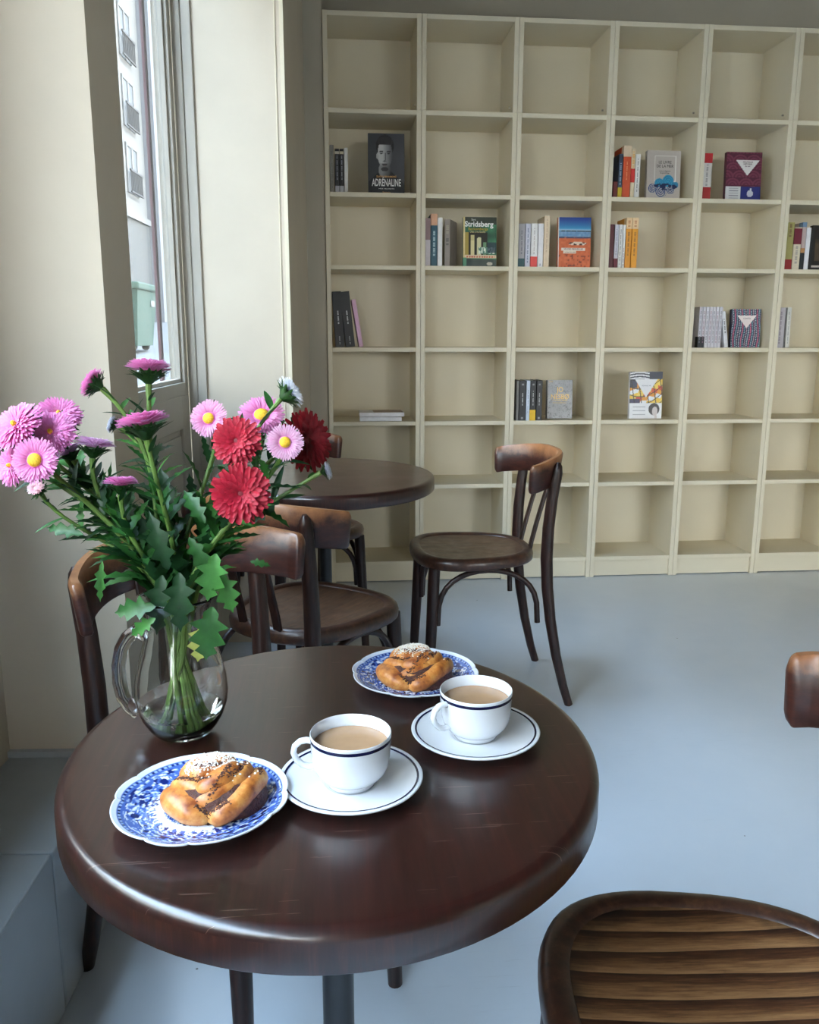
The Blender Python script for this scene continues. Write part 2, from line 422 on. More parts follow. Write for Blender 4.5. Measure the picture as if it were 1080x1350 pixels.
mb = MB(); fbox(mb, 13.75, 13.98, -3.44, -3.425, 1.60, 1.70); sub(gb, mb, 'sticker', WF)
# reddish post close outside the glass
mb = MB(); fbox(mb, 1.640, 1.668, -.205, -.196, .2, 2.5)
tag(mb.build('post', plain('dull_red_paint', rgb(92, 58, 62), 0.6)), 'thin dull red upright post just outside the window glass', 'post')

mb = MB(); mb.box(.35, 1.95, -5.5, -4.95, 0, 1.32); struct(mb.build('unseen_light_block', M['wall_deep'], bevel=.01))  # unseen block added to keep rear-window light off the lower near pier
# ------------------------------------------------------------------ bookcases
UW = 0.40; DEP = 0.28
TOPZ = (2.009, 1.686, 1.395, 1.053, 0.733, 0.449, 0.097)
nth = ('leftmost', 'second from left', 'third from left', 'fourth from left', 'fifth from left', 'rightmost')
for k in range(6):
    x0 = UW * k
    holds = ('the portrait book and lying white books', 'the green book cover and the teal spine', 'the orange beach cover and the grey gold-lettered book', 'the blue wave cover and the orange spines', 'the purple cover and the row of white spines', 'a dark book cut by the frame edge')[k]
    t = thing('bookcase', (x0, 0, 0), '%s tall greige bookcase, holding %s' % (nth[k], holds), 'bookcase', 'greige bookcases along the back wall')
    sw = .019; e = .0006
    for a in (e, UW - sw - e):
        b = MB(); b.box(a, a + sw, 0, DEP, 0, 2.009); b.build('side_panel', M['shelf'], t, bevel=.0012)
    for i, z in enumerate(TOPZ):
        b = MB(); b.box(sw + .0008, UW - sw - .0008, .003 if i else .001, DEP - .006, z - .0185, z)
        b.build('top_panel' if i == 0 else 'shelf', M['shelf'], t, bevel=.0012)
    b = MB(); b.box(sw, UW - sw, DEP - .006, DEP, .02, 2.0); b.build('back_panel', M['shelf'], t)
    b = MB(); b.box(sw + .001, UW - sw - .001, .012, .028, 0.004, .0775); b.build('plinth', M['shelf'], t)
    t2 = thing('bookcase_topper', (x0, 0, 2.0095), '%s open greige extension box on top of the bookcases' % nth[k], 'bookcase extension', 'extension boxes on the bookcases')
    for a in (e, UW - sw - e):
        b = MB(); b.box(a, a + sw, 0, DEP, 0, .3605); b.build('side_panel', M['shelf'], t2, bevel=.0012)
    b = MB(); b.box(sw + .0008, UW - sw - .0008, .001, DEP - .006, .342, .3605); b.build('top_panel', M['shelf'], t2, bevel=.0012)
    b = MB(); b.box(sw, UW - sw, DEP - .006, DEP, 0.001, .3605); b.build('back_panel', M['shelf'], t2)
    b = MB(); b.tube([(UW - sw - .001, .05, .03), (UW - sw - .008, .05, .03)], .004, 8); b.build('shelf_pin', M['frame'], t2)

# ------------------------------------------------------------------ books
BM = {}
def bcol(c, rough=0.45):
    k = (c, rough)
    if k not in BM: BM[k] = plain('book_%02x%02x%02x' % c, rgb(*c), rough, 0.06, 45)
    return BM[k]
PAGES = plain('paper_pages', rgb(226, 220, 204), 0.8, 0.08, 120)
def text(name, s, size, mt, parent, loc, rot=(PI / 2, 0, 0), sx=1.0, align='CENTER', ext=0.0003, bold=0.0):
    cu = bpy.data.curves.new(name, 'FONT'); cu.body = s; cu.size = size; cu.align_x = align; cu.align_y = 'CENTER'; cu.extrude = ext; cu.offset = bold; cu.resolution_u = 3
    o = bpy.data.objects.new(name, cu); COL.objects.link(o)
    dg = bpy.context.evaluated_depsgraph_get()
    me = bpy.data.meshes.new_from_object(o.evaluated_get(dg))
    bpy.data.objects.remove(o)
    me.name = name; me.materials.clear(); me.materials.append(mt)
    for v in me.vertices: v.co.x *= sx
    o = bpy.data.objects.new(name, me); COL.objects.link(o); o.parent = parent; o.location = loc; o.rotation_euler = rot
    return o

G_BOOK = 'books on the bookcases'
def spine_book(x0, x1, z, h, label, col, y=.03, bands=(), marks=(), lean=0.0, depth=.125, cat='book', rough=.45):
    """book standing spine out; bands = (z0,z1,colour) as fractions; marks = (z0,z1,colour,width fraction)"""
    w = x1 - x0
    t = thing('book', ((x0 + x1) / 2 if not lean else x1, y, z), label, cat, G_BOOK)
    if lean: t.rotation_euler = (0, -lean, 0); t.location.z += w * sin(lean) + .0003
    ox = 0 if not lean else -w / 2
    a, b = ox - w / 2 + .0004, ox + w / 2 - .0004
    mt = bcol(col, rough)
    m_ = MB(); m_.box(a, b, 0, .0016, 0, h); m_.box(a, a + .0014, 0, depth, 0, h); m_.box(b - .0014, b, 0, depth, 0, h); m_.build('cover', mt, t, bevel=.0006)
    m_ = MB(); m_.box(a + .0015, b - .0015, .0017, depth - .003, .002, h - .002); m_.build('pages', PAGES, t)
    for q in bands:
        m_ = MB(); m_.box(a - .0002, b + .0002, -.0003, .03, h * q[0], h * q[1]); m_.build('spine_band', bcol(q[2], rough), t)
    for q in marks:
        m_ = MB(); ww = w * q[3]; n = max(3, int((q[1] - q[0]) * h / .0045))
        for i in range(n):
            if (i * 7) % 5 == 4: continue
            zz = h * (q[0] + (q[1] - q[0]) * i / n); zl = h * (q[1] - q[0]) / n * .72
            cx = (a + b) / 2
            m_.box(cx - ww / 2, cx + ww / 2, -.0006, .0004, zz, zz + zl)
        m_.build('spine_lettering', bcol(q[2]), t)
    return t

def face_book(x0, x1, z, h, label, cover_col, paint_fn=None, y=.06, th=.022, lean=.07, nu=64, nv=90, rough=.3):
    w = x1 - x0
    t = thing('book', ((x0 + x1) / 2, y, z), label, 'book', G_BOOK)
    t.rotation_euler = (-lean, 0, 0); t.location.z += th * sin(lean) + .0004
    mt = bcol(cover_col, rough)
    m_ = MB(); m_.box(-w / 2, w / 2, 0, .0016, 0, h); m_.box(-w / 2, w / 2, th - .0016, th, 0, h); m_.box(-w / 2, -w / 2 + .0016, 0, th, 0, h); m_.build('cover', mt, t, bevel=.0006)
    m_ = MB(); m_.box(-w / 2 + .0017, w / 2 - .003, .0017, th - .0017, .003, h - .003); m_.build('pages', PAGES, t)
    if paint_fn:
        g = MB(); vs = []; cs = []; fs = []
        for j in range(nv + 1):
            for i in range(nu + 1):
                u, v = i / nu, j / nv
                vs.append((-w / 2 + w * u, -.0005, h * v)); cs.append(lin(tuple(x / 255 for x in paint_fn(u, v))))
        for j in range(nv):
            for i in range(nu):
                q = j * (nu + 1) + i; fs.append((q, q + 1, q + nu + 2, q + nu + 1))
        g.add(vs, fs); g.build('cover_art', M['cover'], t, colors=cs)
    return t

def ell(u, v, cx, cy, rx, ry): return ((u - cx) / rx) ** 2 + ((v - cy) / ry) ** 2
def hsh(a, b=0):
    x = sin(a * 127.1 + b * 311.7) * 43758.5453; return x - math.floor(x)
def vnoise(x, y):
    i, j = math.floor(x), math.floor(y); fx, fy = x - i, y - j
    fx = fx * fx * (3 - 2 * fx); fy = fy * fy * (3 - 2 * fy)
    return (hsh(i, j) * (1 - fx) + hsh(i + 1, j) * fx) * (1 - fy) + (hsh(i, j + 1) * (1 - fx) + hsh(i + 1, j + 1) * fx) * fy
def mixc(a, b, t): t = max(0, min(1, t)); return tuple(x + (y - x) * t for x, y in zip(a, b))

# --- second row
Z2, Z3, Z4, Z5 = 1.6862, 1.3952, 1.0532, 0.7332
WH = (228, 226, 222); BK = (24, 24, 26); LAV = (196, 194, 206)
spine_book(.022, .039, Z2, .187, 'slim grey book at the left end beside two black spines, leftmost bookcase', (128, 124, 116), lean=0.0, marks=((.1, .9, (96, 92, 86), .2),))
spine_book(.043, .0615, Z2, .173, 'black spine with pale head and foot blocks, next to the slim grey book', BK, bands=((.0, .16, (178, 178, 186)), (.88, .94, (206, 196, 178))), marks=((.3, .85, (150, 150, 160), .25),))
spine_book(.0625, .080, Z2, .173, 'black spine with pale head and foot blocks, touching the slim white book', BK, bands=((.0, .16, (186, 186, 192)), (.88, .94, (206, 190, 160))), marks=((.3, .85, (160, 160, 168), .25),))
spine_book(.081, .097, Z2, .177, 'slim white book at the right end beside the two banded black spines', WH)
def portrait(u, v):
    # grey studio portrait of a bearded man with tied-back hair
    bg = mixc((66, 68, 72), (92, 92, 98), max(0, (u - .35) * 1.5) * (1 - abs(v - .6)))
    c = bg
    sh = .36 - 1.0 * max(0, abs(u - .47) - .13) ** 1.1 * .62
    if v < sh + .03 : c = mixc((38, 38, 42), (60, 60, 64), vnoise(u * 14, v * 18) * .5)
    if ell(u, v, .45, .40, .165, .13) < 1 and v > .27:      # neck
        c = mixc((150, 150, 150), (60, 60, 64), (u - .40) * 3.6 + (.40 - v) * 1.5)
    if ell(u, v, .465, .795, .245, .185) < 1: c = (44, 40, 42)  # hair
    fx = ell(u, v, .465, .665, .200, .25)
    if fx < 1 and v < .90:
        c = mixc((204, 204, 204), (74, 74, 78), (u - .40) * 3.4)
        if v < .52: c = mixc(c, (70, 70, 72), min(1, (.52 - v) * 5 + .12))
        if abs(v - .495) < .014 and abs(u - .45) < .07: c = mixc(c, (50, 46, 48), .85)      # moustache
        if abs(v - .47) < .012 and abs(u - .45) < .05: c = (120, 112, 112)
    if ell(u, v, .45, .415, .10, .035) < 1: c = mixc(c, (52, 50, 52), .8)
    if ell(u, v, .255, .63, .03, .05) < 1: c = (186, 186, 186)
    for ex in (.365, .565):
        if ell(u, v, ex, .675, .045, .010) < 1: c = (40, 38, 40)
        if ell(u, v, ex, .705, .062, .010) < 1: c = (56, 52, 54)
    if abs(u - .475) < .016 and .56 < v < .68: c = mixc(c, (64, 64, 66), .6)
    if ell(u, v, .455, .545, .05, .012) < 1: c = mixc(c, (70, 68, 70), .7)
    if ell(u, v, .465, .865, .215, .08) < 1 and v > .815: c = mixc((46, 42, 44), (84, 80, 82), vnoise(u * 40, v * 4) * .5)
    return c
b = face_book(.183, .336, Z2, .245, 'dark grey book with a black and white portrait of a bearded man, facing out', (58, 58, 62), portrait)
mw = bcol((240, 240, 238)); mo = bcol((214, 160, 98)); md = bcol((34, 34, 36))
text('title_lettering', 'ADRÉNALINE', .041, mw, b, (0, -.0012, .046), sx=.50, bold=.0007)
text('author_lettering', 'ZLATAN IBRAHIMOVIĆ', .0095, mo, b, (0, -.0012, .0715), sx=.86, bold=.0003)
text('subtitle_lettering', 'MES SECRETS', .006, mw, b, (0, -.0012, .0225), sx=1.9)
text('publisher_lettering', 'Flammarion', .008, mo, b, (0, -.0012, .008), sx=.9)

spine_book(1.2335, 1.2525, Z2, .066, 'small dark red book, lowest and leftmost beside the orange spines', (112, 24, 20))
spine_book(1.2535, 1.2715, Z2, .178, 'blue-grey spine with a yellow foot, left of the thick orange book', (58, 74, 98), bands=((0, .24, (214, 180, 30)), (.82, .97, (40, 52, 70))), marks=((.3, .8, (150, 170, 190), .35),))
spine_book(1.2725, 1.3075, Z2, .212, 'thick orange book with a cream head, tallest beside the wave cover', (206, 78, 34), bands=((.79, 1.0, (214, 190, 160)),), marks=((.35, .7, (230, 150, 100), .12),))
spine_book(1.308, 1.326, Z2, .200, 'cream spine with a red middle block, right of the thick orange book', (222, 204, 170), bands=((.32, .6, (196, 40, 34)),), marks=((.62, .95, (226, 170, 90), .5),))
spine_book(1.3265, 1.349, Z2, .179, 'white spine at the right end, nearest the blue wave cover', WH, marks=((.15, .9, (120, 120, 120), .16),))
def wave(u, v):
    c = (190, 180, 172)
    if .22 < u < .86 and .36 < v < .90 and not (.245 < u < .835 and .38 < v < .88): c = (228, 224, 218)
    # rolled waves
    for cx, cy, r, c1, c2 in ((.64, .38, .17, (60, 160, 196), (36, 122, 170)), (.38, .33, .14, (64, 158, 192), (34, 118, 166)), (.86, .30, .09, (60, 150, 186), (30, 100, 150)),
                              (.18, .22, .13, (30, 66, 128), (190, 184, 178)), (.44, .16, .17, (30, 66, 128), (190, 184, 178)), (.72, .19, .12, (30, 66, 128), (190, 184, 178))):
        d = math.hypot(u - cx, (v - cy) * 1.35)
        if d < r:
            a = math.atan2(v - cy, u - cx)
            c = c1 if ((d / r * 3.2 + a / (2 * PI)) % 1) < .55 else c2
    if ell(u, v, .55, .26, .36, .07) < 1 and vnoise(u * 16, v * 22) > .42: c = (18, 34, 78)
    return c
b = face_book(1.392, 1.543, Z2, .203, 'beige book with rolling blue waves on its cover, facing out', (190, 180, 172), wave)
text('title_lettering', 'LE LIVRE\nDE LA MER', .0165, md, b, (.005, -.0012, .146), sx=.95)
text('subtitle_lettering', 'récits et légendes\ndu grand large', .0075, md, b, (.005, -.0012, .114), sx=.95)
spine_book(1.627, 1.668, Z2, .189, 'spine banded red, white and red, beside the purple scalloped cover', (214, 210, 206), bands=((0, .27, (176, 30, 32)), (.79, 1.0, (190, 28, 40))), marks=((.3, .76, (150, 146, 146), .2),))
def purple(u, v):
    if v < .30:
        if u < .43: return (214, 214, 216) if not (.04 < v < .26 and .1 < u < .36 and int(v * 60) % 3 == 0) else (150, 150, 156)
        c = (44, 52, 124)
        if ell(u, v, .70, .15, .09, .07) < 1: c = (206, 210, 224)
        if ell(u, v, .72, .23, .03, .035) < 1: c = (206, 210, 224)
        return c
    k = v * 6.2; row = math.floor(k); uu = (u * 2.6 + (.5 if row % 2 else 0)) % 1
    d = math.hypot((uu - .5), (k - row) * .62)
    c = (104, 44, 66) if int(d * 9) % 2 else (126, 62, 84)
    if d > .56: c = (92, 38, 60)
    if v > .52 and abs(u - .60) < (v - .52) / .34 * .36 and v < .84: c = (230, 226, 224)
    return c
b = face_book(1.750, 1.911, Z2, .204, 'purple scallop-patterned book with a white triangle, facing out', (108, 48, 70), purple, lean=.06)
text('title_lettering', 'NOUVELLES\nHISTOIRES\ndu soir', .0085, bcol((90, 60, 70)), b, (.016, -.0012, .154), sx=1)

# --- third row
spine_book(.4225, .4445, Z3, .196, 'mauve and white slim book, left end of the row beside the green cover', (206, 196, 200), bands=((.55, 1.0, (150, 122, 124)),))
spine_book(.446, .474, Z3, .214, 'teal spine with a salmon head, tallest beside the green cover', (38, 84, 100), bands=((.78, 1.0, (226, 172, 138)),), marks=((.2, .7, (170, 200, 206), .3),), lean=0.0)
spine_book(.475, .496, Z3, .199, 'white spine right of the teal one with the salmon head', (238, 236, 234))
t = spine_book(.500, .524, Z3, .192, 'grey book leaning with its printed side half turned, right of the teal spine', (150, 140, 132), marks=((.45, .6, (90, 86, 84), .5), (.7, .9, (180, 170, 150), .5)))
t.rotation_euler.z = -.38; t.location.x += .004; t.location.y -= .006
def green(u, v):
    n = vnoise(u * 6, v * 8)
    c = mixc((34, 70, 56), (70, 140, 100), n * .7 + max(0, u - .4) * .6)
    if v > .85: c = mixc((48, 48, 40), (60, 70, 58), n)
    if .23 < v < .70 and u < .72:
        c = (40, 38, 28)
        if .22 < u < .34 and v < .64: c = (228, 214, 160) if v < .53 else (208, 196, 140)
        elif .42 < u < .54 and v < .6 - (u - .48) ** 2 * 8: c = (218, 214, 170)
        elif .05 < u < .16: c = (176, 150, 70)
        elif .6 < u < .7 and v < .5: c = (110, 150, 110)
    if .46 < u < .95 and .26 < v < .40: c = mixc((60, 110, 90), (230, 240, 225), 1 if vnoise(u * 30, v * 20) > .5 else .2)
    if u > .72 and .28 < v < .5: c = mixc(c, (28, 46, 66), .7)
    if v < .155: c = mixc((40, 58, 56), (80, 90, 84), n)
    if .17 < v < .235: c = (232, 208, 176)
    if .185 < v < .215 and int(u * 40) % 3 != 0 and .1 < u < .95: c = (214, 110, 80)
    if u < .05: c = (226, 206, 150)
    if u < .10 and v < .18: c = (90, 150, 120)
    if ell(u, v, .80, .06, .09, .035) < 1: c = (196, 190, 176)
    return c
b = face_book(.591, .737, Z3, .208, 'green paperback with a leafy colonnade on its cover, facing out', (56, 92, 74), green)
text('author_lettering', 'Stridsberg', .031, mw, b, (-.004, -.0012, .1775), sx=.98, bold=.0008)
text('author_lettering', 'Sara', .012, mw, b, (-.028, -.0012, .197), sx=.95)
text('title_lettering', 'Beckomberga', .0165, bcol((206, 176, 40)), b, (-.008, -.0012, .158), sx=.95)
text('subtitle_lettering', 'Ode à ma famille', .011, bcol((226, 210, 150)), b, (-.010, -.0012, .146), sx=.9)

spine_book(.826, .8545, Z3, .180, 'pale spine with a teal foot, left end of the row beside the orange beach cover', (176, 174, 180), bands=((0, .2, (36, 88, 96)),), marks=((.3, .85, (120, 120, 130), .2),))
spine_book(.8555, .8795, Z3, .180, 'lavender-white spine with fine lettering, right of the spine with the teal foot', (206, 206, 220), marks=((.1, .9, (110, 120, 150), .2),))
spine_book(.8805, .910, Z3, .181, 'white spine with a bright red foot, beside the orange beach cover', (234, 232, 230), bands=((0, .245, (226, 74, 70)),), marks=((.3, .9, (190, 180, 180), .15),))
spine_book(.9115, .936, Z3, .181, 'plain white spine between the red-footed one and the tall cream one', (236, 234, 236), marks=((.03, .12, (150, 150, 170), .2),))
spine_book(.937, .963, Z3, .212, 'tall cream spine at the right end, nearest the orange beach cover', (230, 208, 178), marks=((.3, .95, (206, 180, 150), .2),))
def beach(u, v):
    n = vnoise(u * 18, v * 26)
    if u < .03: return (236, 232, 226)
    if v > .78: return mixc((60, 150, 200), (26, 58, 140), (v - .78) * 5)
    if v > .74: return mixc((180, 200, 220), (70, 160, 204), (v - .74) * 25)
    if v > .715: return (30, 60, 66) if (n > .35 or abs(u - .5) < .06) else (90, 140, 170)
    if v > .62: return mixc((96, 140, 186), (140, 176, 206), n)
    if v > .58: return (74, 72, 100) if n > .3 else (150, 110, 110)
    c = mixc((226, 120, 72), (204, 96, 54), n)
    if ell(u, v, .60, .48, .28, .035) < 1: c = (70, 48, 44) if n > .5 else (230, 210, 190)
    if .1 < u < .83 and .335 < v < .40: c = (236, 224, 212)
    if .16 < u < .56 and .28 < v < .335: c = (236, 224, 206)
    if n > .80 and v < .26: c = (140, 66, 44)
    return c
b = face_book(1.010, 1.156, Z3, .213, 'book with a blue sea above orange sand on its cover, facing out', (222, 130, 84), beach)
text('title_lettering', 'VIE DES MERVEILLES', .0105, bcol((120, 60, 60)), b, (-.004, -.0012, .0785), sx=.93)
text('author_lettering', 'au bord du sable', .0075, bcol((150, 100, 80)), b, (-.018, -.0012, .0655), sx=.93)

spine_book(1.2195, 1.249, Z3, .182, 'dark red spine at the left end, beside pale spines and two orange ones', (94, 22, 34))
spine_book(1.2505, 1.2685, Z3, .182, 'lavender-white spine with a burgundy foot, right of the dark red one', (212, 210, 222), bands=((0, .22, (110, 28, 44)),), marks=((.3, .9, (150, 150, 170), .2),))
spine_book(1.2695, 1.2865, Z3, .182, 'white spine with a dark vertical line of print, left of the narrow white one', (226, 224, 220), marks=((.08, .92, (90, 90, 90), .18),))
spine_book(1.2875, 1.2995, Z3, .181, 'narrow white spine touching the first orange book', (232, 230, 226), marks=((.05, .5, (150, 60, 60), .2),))
spine_book(1.3005, 1.326, Z3, .211, 'orange spine with cream head, left of the two orange books', (226, 150, 34), bands=((.78, 1.0, (230, 196, 150)),), marks=((.25, .72, (150, 90, 30), .25), (.82, .95, (190, 120, 80), .4)))
spine_book(1.3275, 1.355, Z3, .211, 'orange spine with cream head, right of the two orange books', (232, 158, 36), bands=((.78, 1.0, (232, 198, 152)),), marks=((.25, .72, (150, 90, 30), .25), (.82, .95, (190, 120, 80), .4)))

spine_book(2.032, 2.067, Z3, .202, 'olive green spine with a red foot, left end of the shelf at the frame edge', (168, 160, 96), bands=((0, .22, (150, 22, 26)),), marks=((.7, .97, (120, 90, 60), .3),))
spine_book(2.0685, 2.1035, Z3, .182, 'cream spine with a dark red upper block, beside the olive green one', (222, 210, 186), bands=((.6, .97, (116, 20, 46)),), marks=((.15, .57, (170, 160, 150), .3),))
spine_book(2.1045, 2.1235, Z3, .203, 'spine of pink and blue above black, right of the dark red block', (196, 176, 172), bands=((0, .36, (28, 36, 40)), (.36, .46, (186, 136, 84)), (.9, 1, (110, 140, 170))))
spine_book(2.1245, 2.146, Z3, .181, 'white spine between the pink one and a black one near the frame edge', (232, 232, 236))
spine_book(2.147, 2.161, Z3, .181, 'black spine at the right end, beside the dark cover cut by the frame', BK)
def fig(u, v):
    c = (40, 34, 32)
    if .1 < u and v < .70 and v > .2: c = mixc((110, 90, 66), (60, 50, 40), vnoise(u * 5, v * 9))
    if .06 < v < .11: c = (220, 210, 206)
    return c
face_book(2.176, 2.321, Z3, .195, 'dark book with a brown picture on its cover, cut by the frame edge', (40, 34, 32), fig)

# --- fourth row
spine_book(.0345, .0745, Z4, .233, 'tall black book leaning at the left end, first of two black volumes', (36, 35, 37), lean=.058, marks=((.42, .68, (200, 200, 200), .14), (.05, .2, (160, 160, 160), .12)))
spine_book(.079, .119, Z4, .233, 'tall black book leaning on the first one, next to the pink book', (40, 39, 41), lean=.10, marks=((.42, .68, (200, 200, 200), .14), (.05, .2, (160, 160, 160), .12)))
spine_book(.136, .155, Z4, .202, 'slim pink book leaning on the two tall black volumes', (222, 178, 206), lean=.16)
for i in range(7):
    a = 1.6575 + i * .0155
    spine_book(a, a + .0150, Z4, .179, ('%s of seven matching white spines in the tight row' % ('first from left', 'second from left', 'third from left', 'middle one', 'fifth from left', 'sixth from left', 'last from left')[i]) + (', black foot block' if i < 2 else ''), (214, 210, 218), marks=((.12, .9, (150, 110, 130) if i % 2 else (120, 120, 136), .28),), bands=(((.0, .27, (24, 30, 40)),) if i < 2 else ()))
spine_book(1.785, 1.803, Z4, .160, 'slim white book leaning against the tight row of white spines', (226, 226, 232), lean=.16, marks=((.4, .8, (60, 60, 80), .3),))
def dots(u, v):
    c = mixc((38, 40, 72), (46, 78, 100), .5 + .5 * sin(u * 34 + sin(v * 7) * 2.2))
    s = u * 15 + sin(v * 6.0 + u * 3) * .5
    du = s - math.floor(s) - .5; k = math.floor(s); vv = v * (22 + 4 * (k % 3)); dv = vv - math.floor(vv) - .5
    r = .36 if k % 4 == 1 else .26
    if du * du + dv * dv < r * r:
        c = ((206, 226, 236), (216, 110, 140), (170, 214, 226), (226, 190, 200))[k % 4]
    if .50 < v < .83 and abs(u - .52) < (v - .50) / .33 * .33: c = (234, 222, 220)
    return c
b = face_book(1.828, 1.966, Z4, .170, 'navy book with dotted lines and a white triangle, facing out', (42, 46, 78), dots, nu=90, nv=110)
text('title_lettering', 'CONTES', .009, bcol((120, 90, 110)), b, (.003, -.0012, .128), sx=1)
spine_book(2.022, 2.062, Z4, .178, 'pale lavender-grey thick spine, left of the white one at the right frame edge', (190, 184, 190), marks=((.1, .9, (150, 140, 150), .2),))
spine_book(2.072, 2.092, Z4, .178, 'white spine standing right of the thick lavender-grey one', (220, 218, 212), lean=0.02, marks=((.1, .9, (150, 150, 150), .14),))

# --- fifth row
def lying_book(cx, cy, z, w, d, h, label, col, top):
    t = thing('book', (cx, cy, z), label, 'book', G_BOOK)
    m_ = MB(); m_.box(-w / 2, w / 2, -d / 2, d / 2, 0, .0015); m_.box(-w / 2, w / 2, -d / 2, d / 2, h - .0015, h); m_.box(-w / 2, w / 2, -d / 2, -d / 2 + .0015, 0, h); m_.build('cover', bcol(col), t, bevel=.0005)
    m_ = MB(); m_.box(-w / 2 + .002, w / 2 - .002, -d / 2 + .0016, d / 2 - .002, .0016, h - .0016); m_.build('pages', PAGES, t)
    if top:
        m_ = MB(); m_.box(-w * .18, w / 2 - .004, -d / 2 + .004, d / 2 - .004, h - .0008, h + .0004); m_.build('cover_picture', bcol(top), t)
    return t
lying_book(.228, .085, Z5, .185, .13, .019, 'lower white book of the flat stack on the leftmost bookcase', (232, 232, 238), None)
lying_book(.233, .085, Z5 + .0195, .198, .13, .019, 'upper white book of the flat stack, with a brownish cover picture', (236, 232, 236), (176, 150, 136))
spine_book(.8295, .8415, Z5, .177, 'slim grey spine at the left end beside the black spines', (120, 116, 112), y=.004)
spine_book(.8425, .8735, Z5, .177, 'black spine with white print, left of the slim pale blue one', BK, y=.004, marks=((.38, .72, (220, 220, 220), .12), (.04, .12, (170, 170, 170), .3), (.88, .95, (170, 170, 170), .3)))
spine_book(.8745, .8915, Z5, .177, 'slim pale blue spine between two black ones', (206, 216, 230), y=.004, marks=((.2, .8, (150, 160, 180), .2),))
spine_book(.8925, .919, Z5, .177, 'black spine with a yellow foot, beside the grey gold-lettered cover', BK, y=.004, bands=((0, .27, (238, 190, 20)),), marks=((.38, .75, (220, 220, 220), .12), (.88, .95, (170, 170, 170), .3)))
spine_book(.921, .947, Z5, .177, 'black spine with white print at the right end, nearest the grey gold-lettered cover', (32, 31, 33), y=.004, marks=((.38, .72, (220, 220, 220), .12), (.04, .12, (170, 170, 170), .3), (.88, .95, (170, 170, 170), .3)))
def speck(u, v):
    c = mixc((104, 104, 108), (134, 134, 138), vnoise(u * 9, v * 12))
    if vnoise(u * 34 + 3, v * 46) > .70: c = (52, 52, 58)
    return c
b = face_book(.988, 1.104, Z5, .173, 'speckled grey book with gold lettering, facing out', (108, 108, 112), speck, y=.066, th=.03)
go = bcol((222, 176, 74), .3)
text('author_lettering', 'JO\nNESBØ', .032, go, b, (.0, -.0012, .113), sx=.86, bold=.0006)
text('title_lettering', "L'homme étoilé", .0115, go, b, (0, -.0012, .082), sx=.95)
text('subtitle_lettering', 'ÉDITION SPÉCIALE', .008, go, b, (-.002, -.0012, .070), sx=.95)
text('subtitle_lettering', 'noir', .010, go, b, (-.042, -.0012, .166), sx=1)
def art(u, v):
    c = (232, 232, 236)
    if v > .84:
        c = (230, 230, 234) if int((v * 1.0 + (u - .3) ** 2 * .3) * 34) % 2 and u < .6 else (44, 48, 66)
    elif v > .33:
        a = int(u * 5.2 + sin(v * 7) * .5); bq = int((v - .3 + (u - .5) ** 2 * .3) * 11)
        pal = ((216, 82, 44), (238, 196, 60), (226, 150, 40), (240, 206, 90), (232, 232, 236))
        c = pal[(a * 2 + bq * 3) % 5]
        if v > .66 and u < .22: c = (48, 52, 78)
        if u < .32 and v < .42: c = (60, 50, 84)
        if abs((v - .30 - .5 * (u - .3) ** 2) * 6 - round((v - .30 - .5 * (u - .3) ** 2) * 6)) < .06 or abs((u * 4.5 + v) - round(u * 4.5 + v)) < .06: c = (30, 24, 26)
        if v > .45 and abs(u - .5) < (v - .45) / .38 * .34: c = (232, 230, 234)
    else:
        if ell(u, v, .76, .20, .17, .13) < 1: c = (36, 26, 30)
        if ell(u, v, .79, .155, .085, .10) < 1: c = (206, 196, 196)
        if ell(u, v, .82, .02, .035, .07) < 1: c = (206, 196, 196)
        if u < .5 and int(v * 50) % 4 == 0 and .08 < v < .30 and u > .1: c = (170, 170, 178)
    return c
b = face_book(1.363, 1.515, Z5, .211, 'white book with orange and yellow checked art and a small head, facing out', (232, 232, 236), art, y=.04, nu=80, nv=110)
text('title_lettering', 'NOUVELLE VIE', .0065, bcol((110, 110, 130)), b, (.0, -.0012, .148), sx=1)

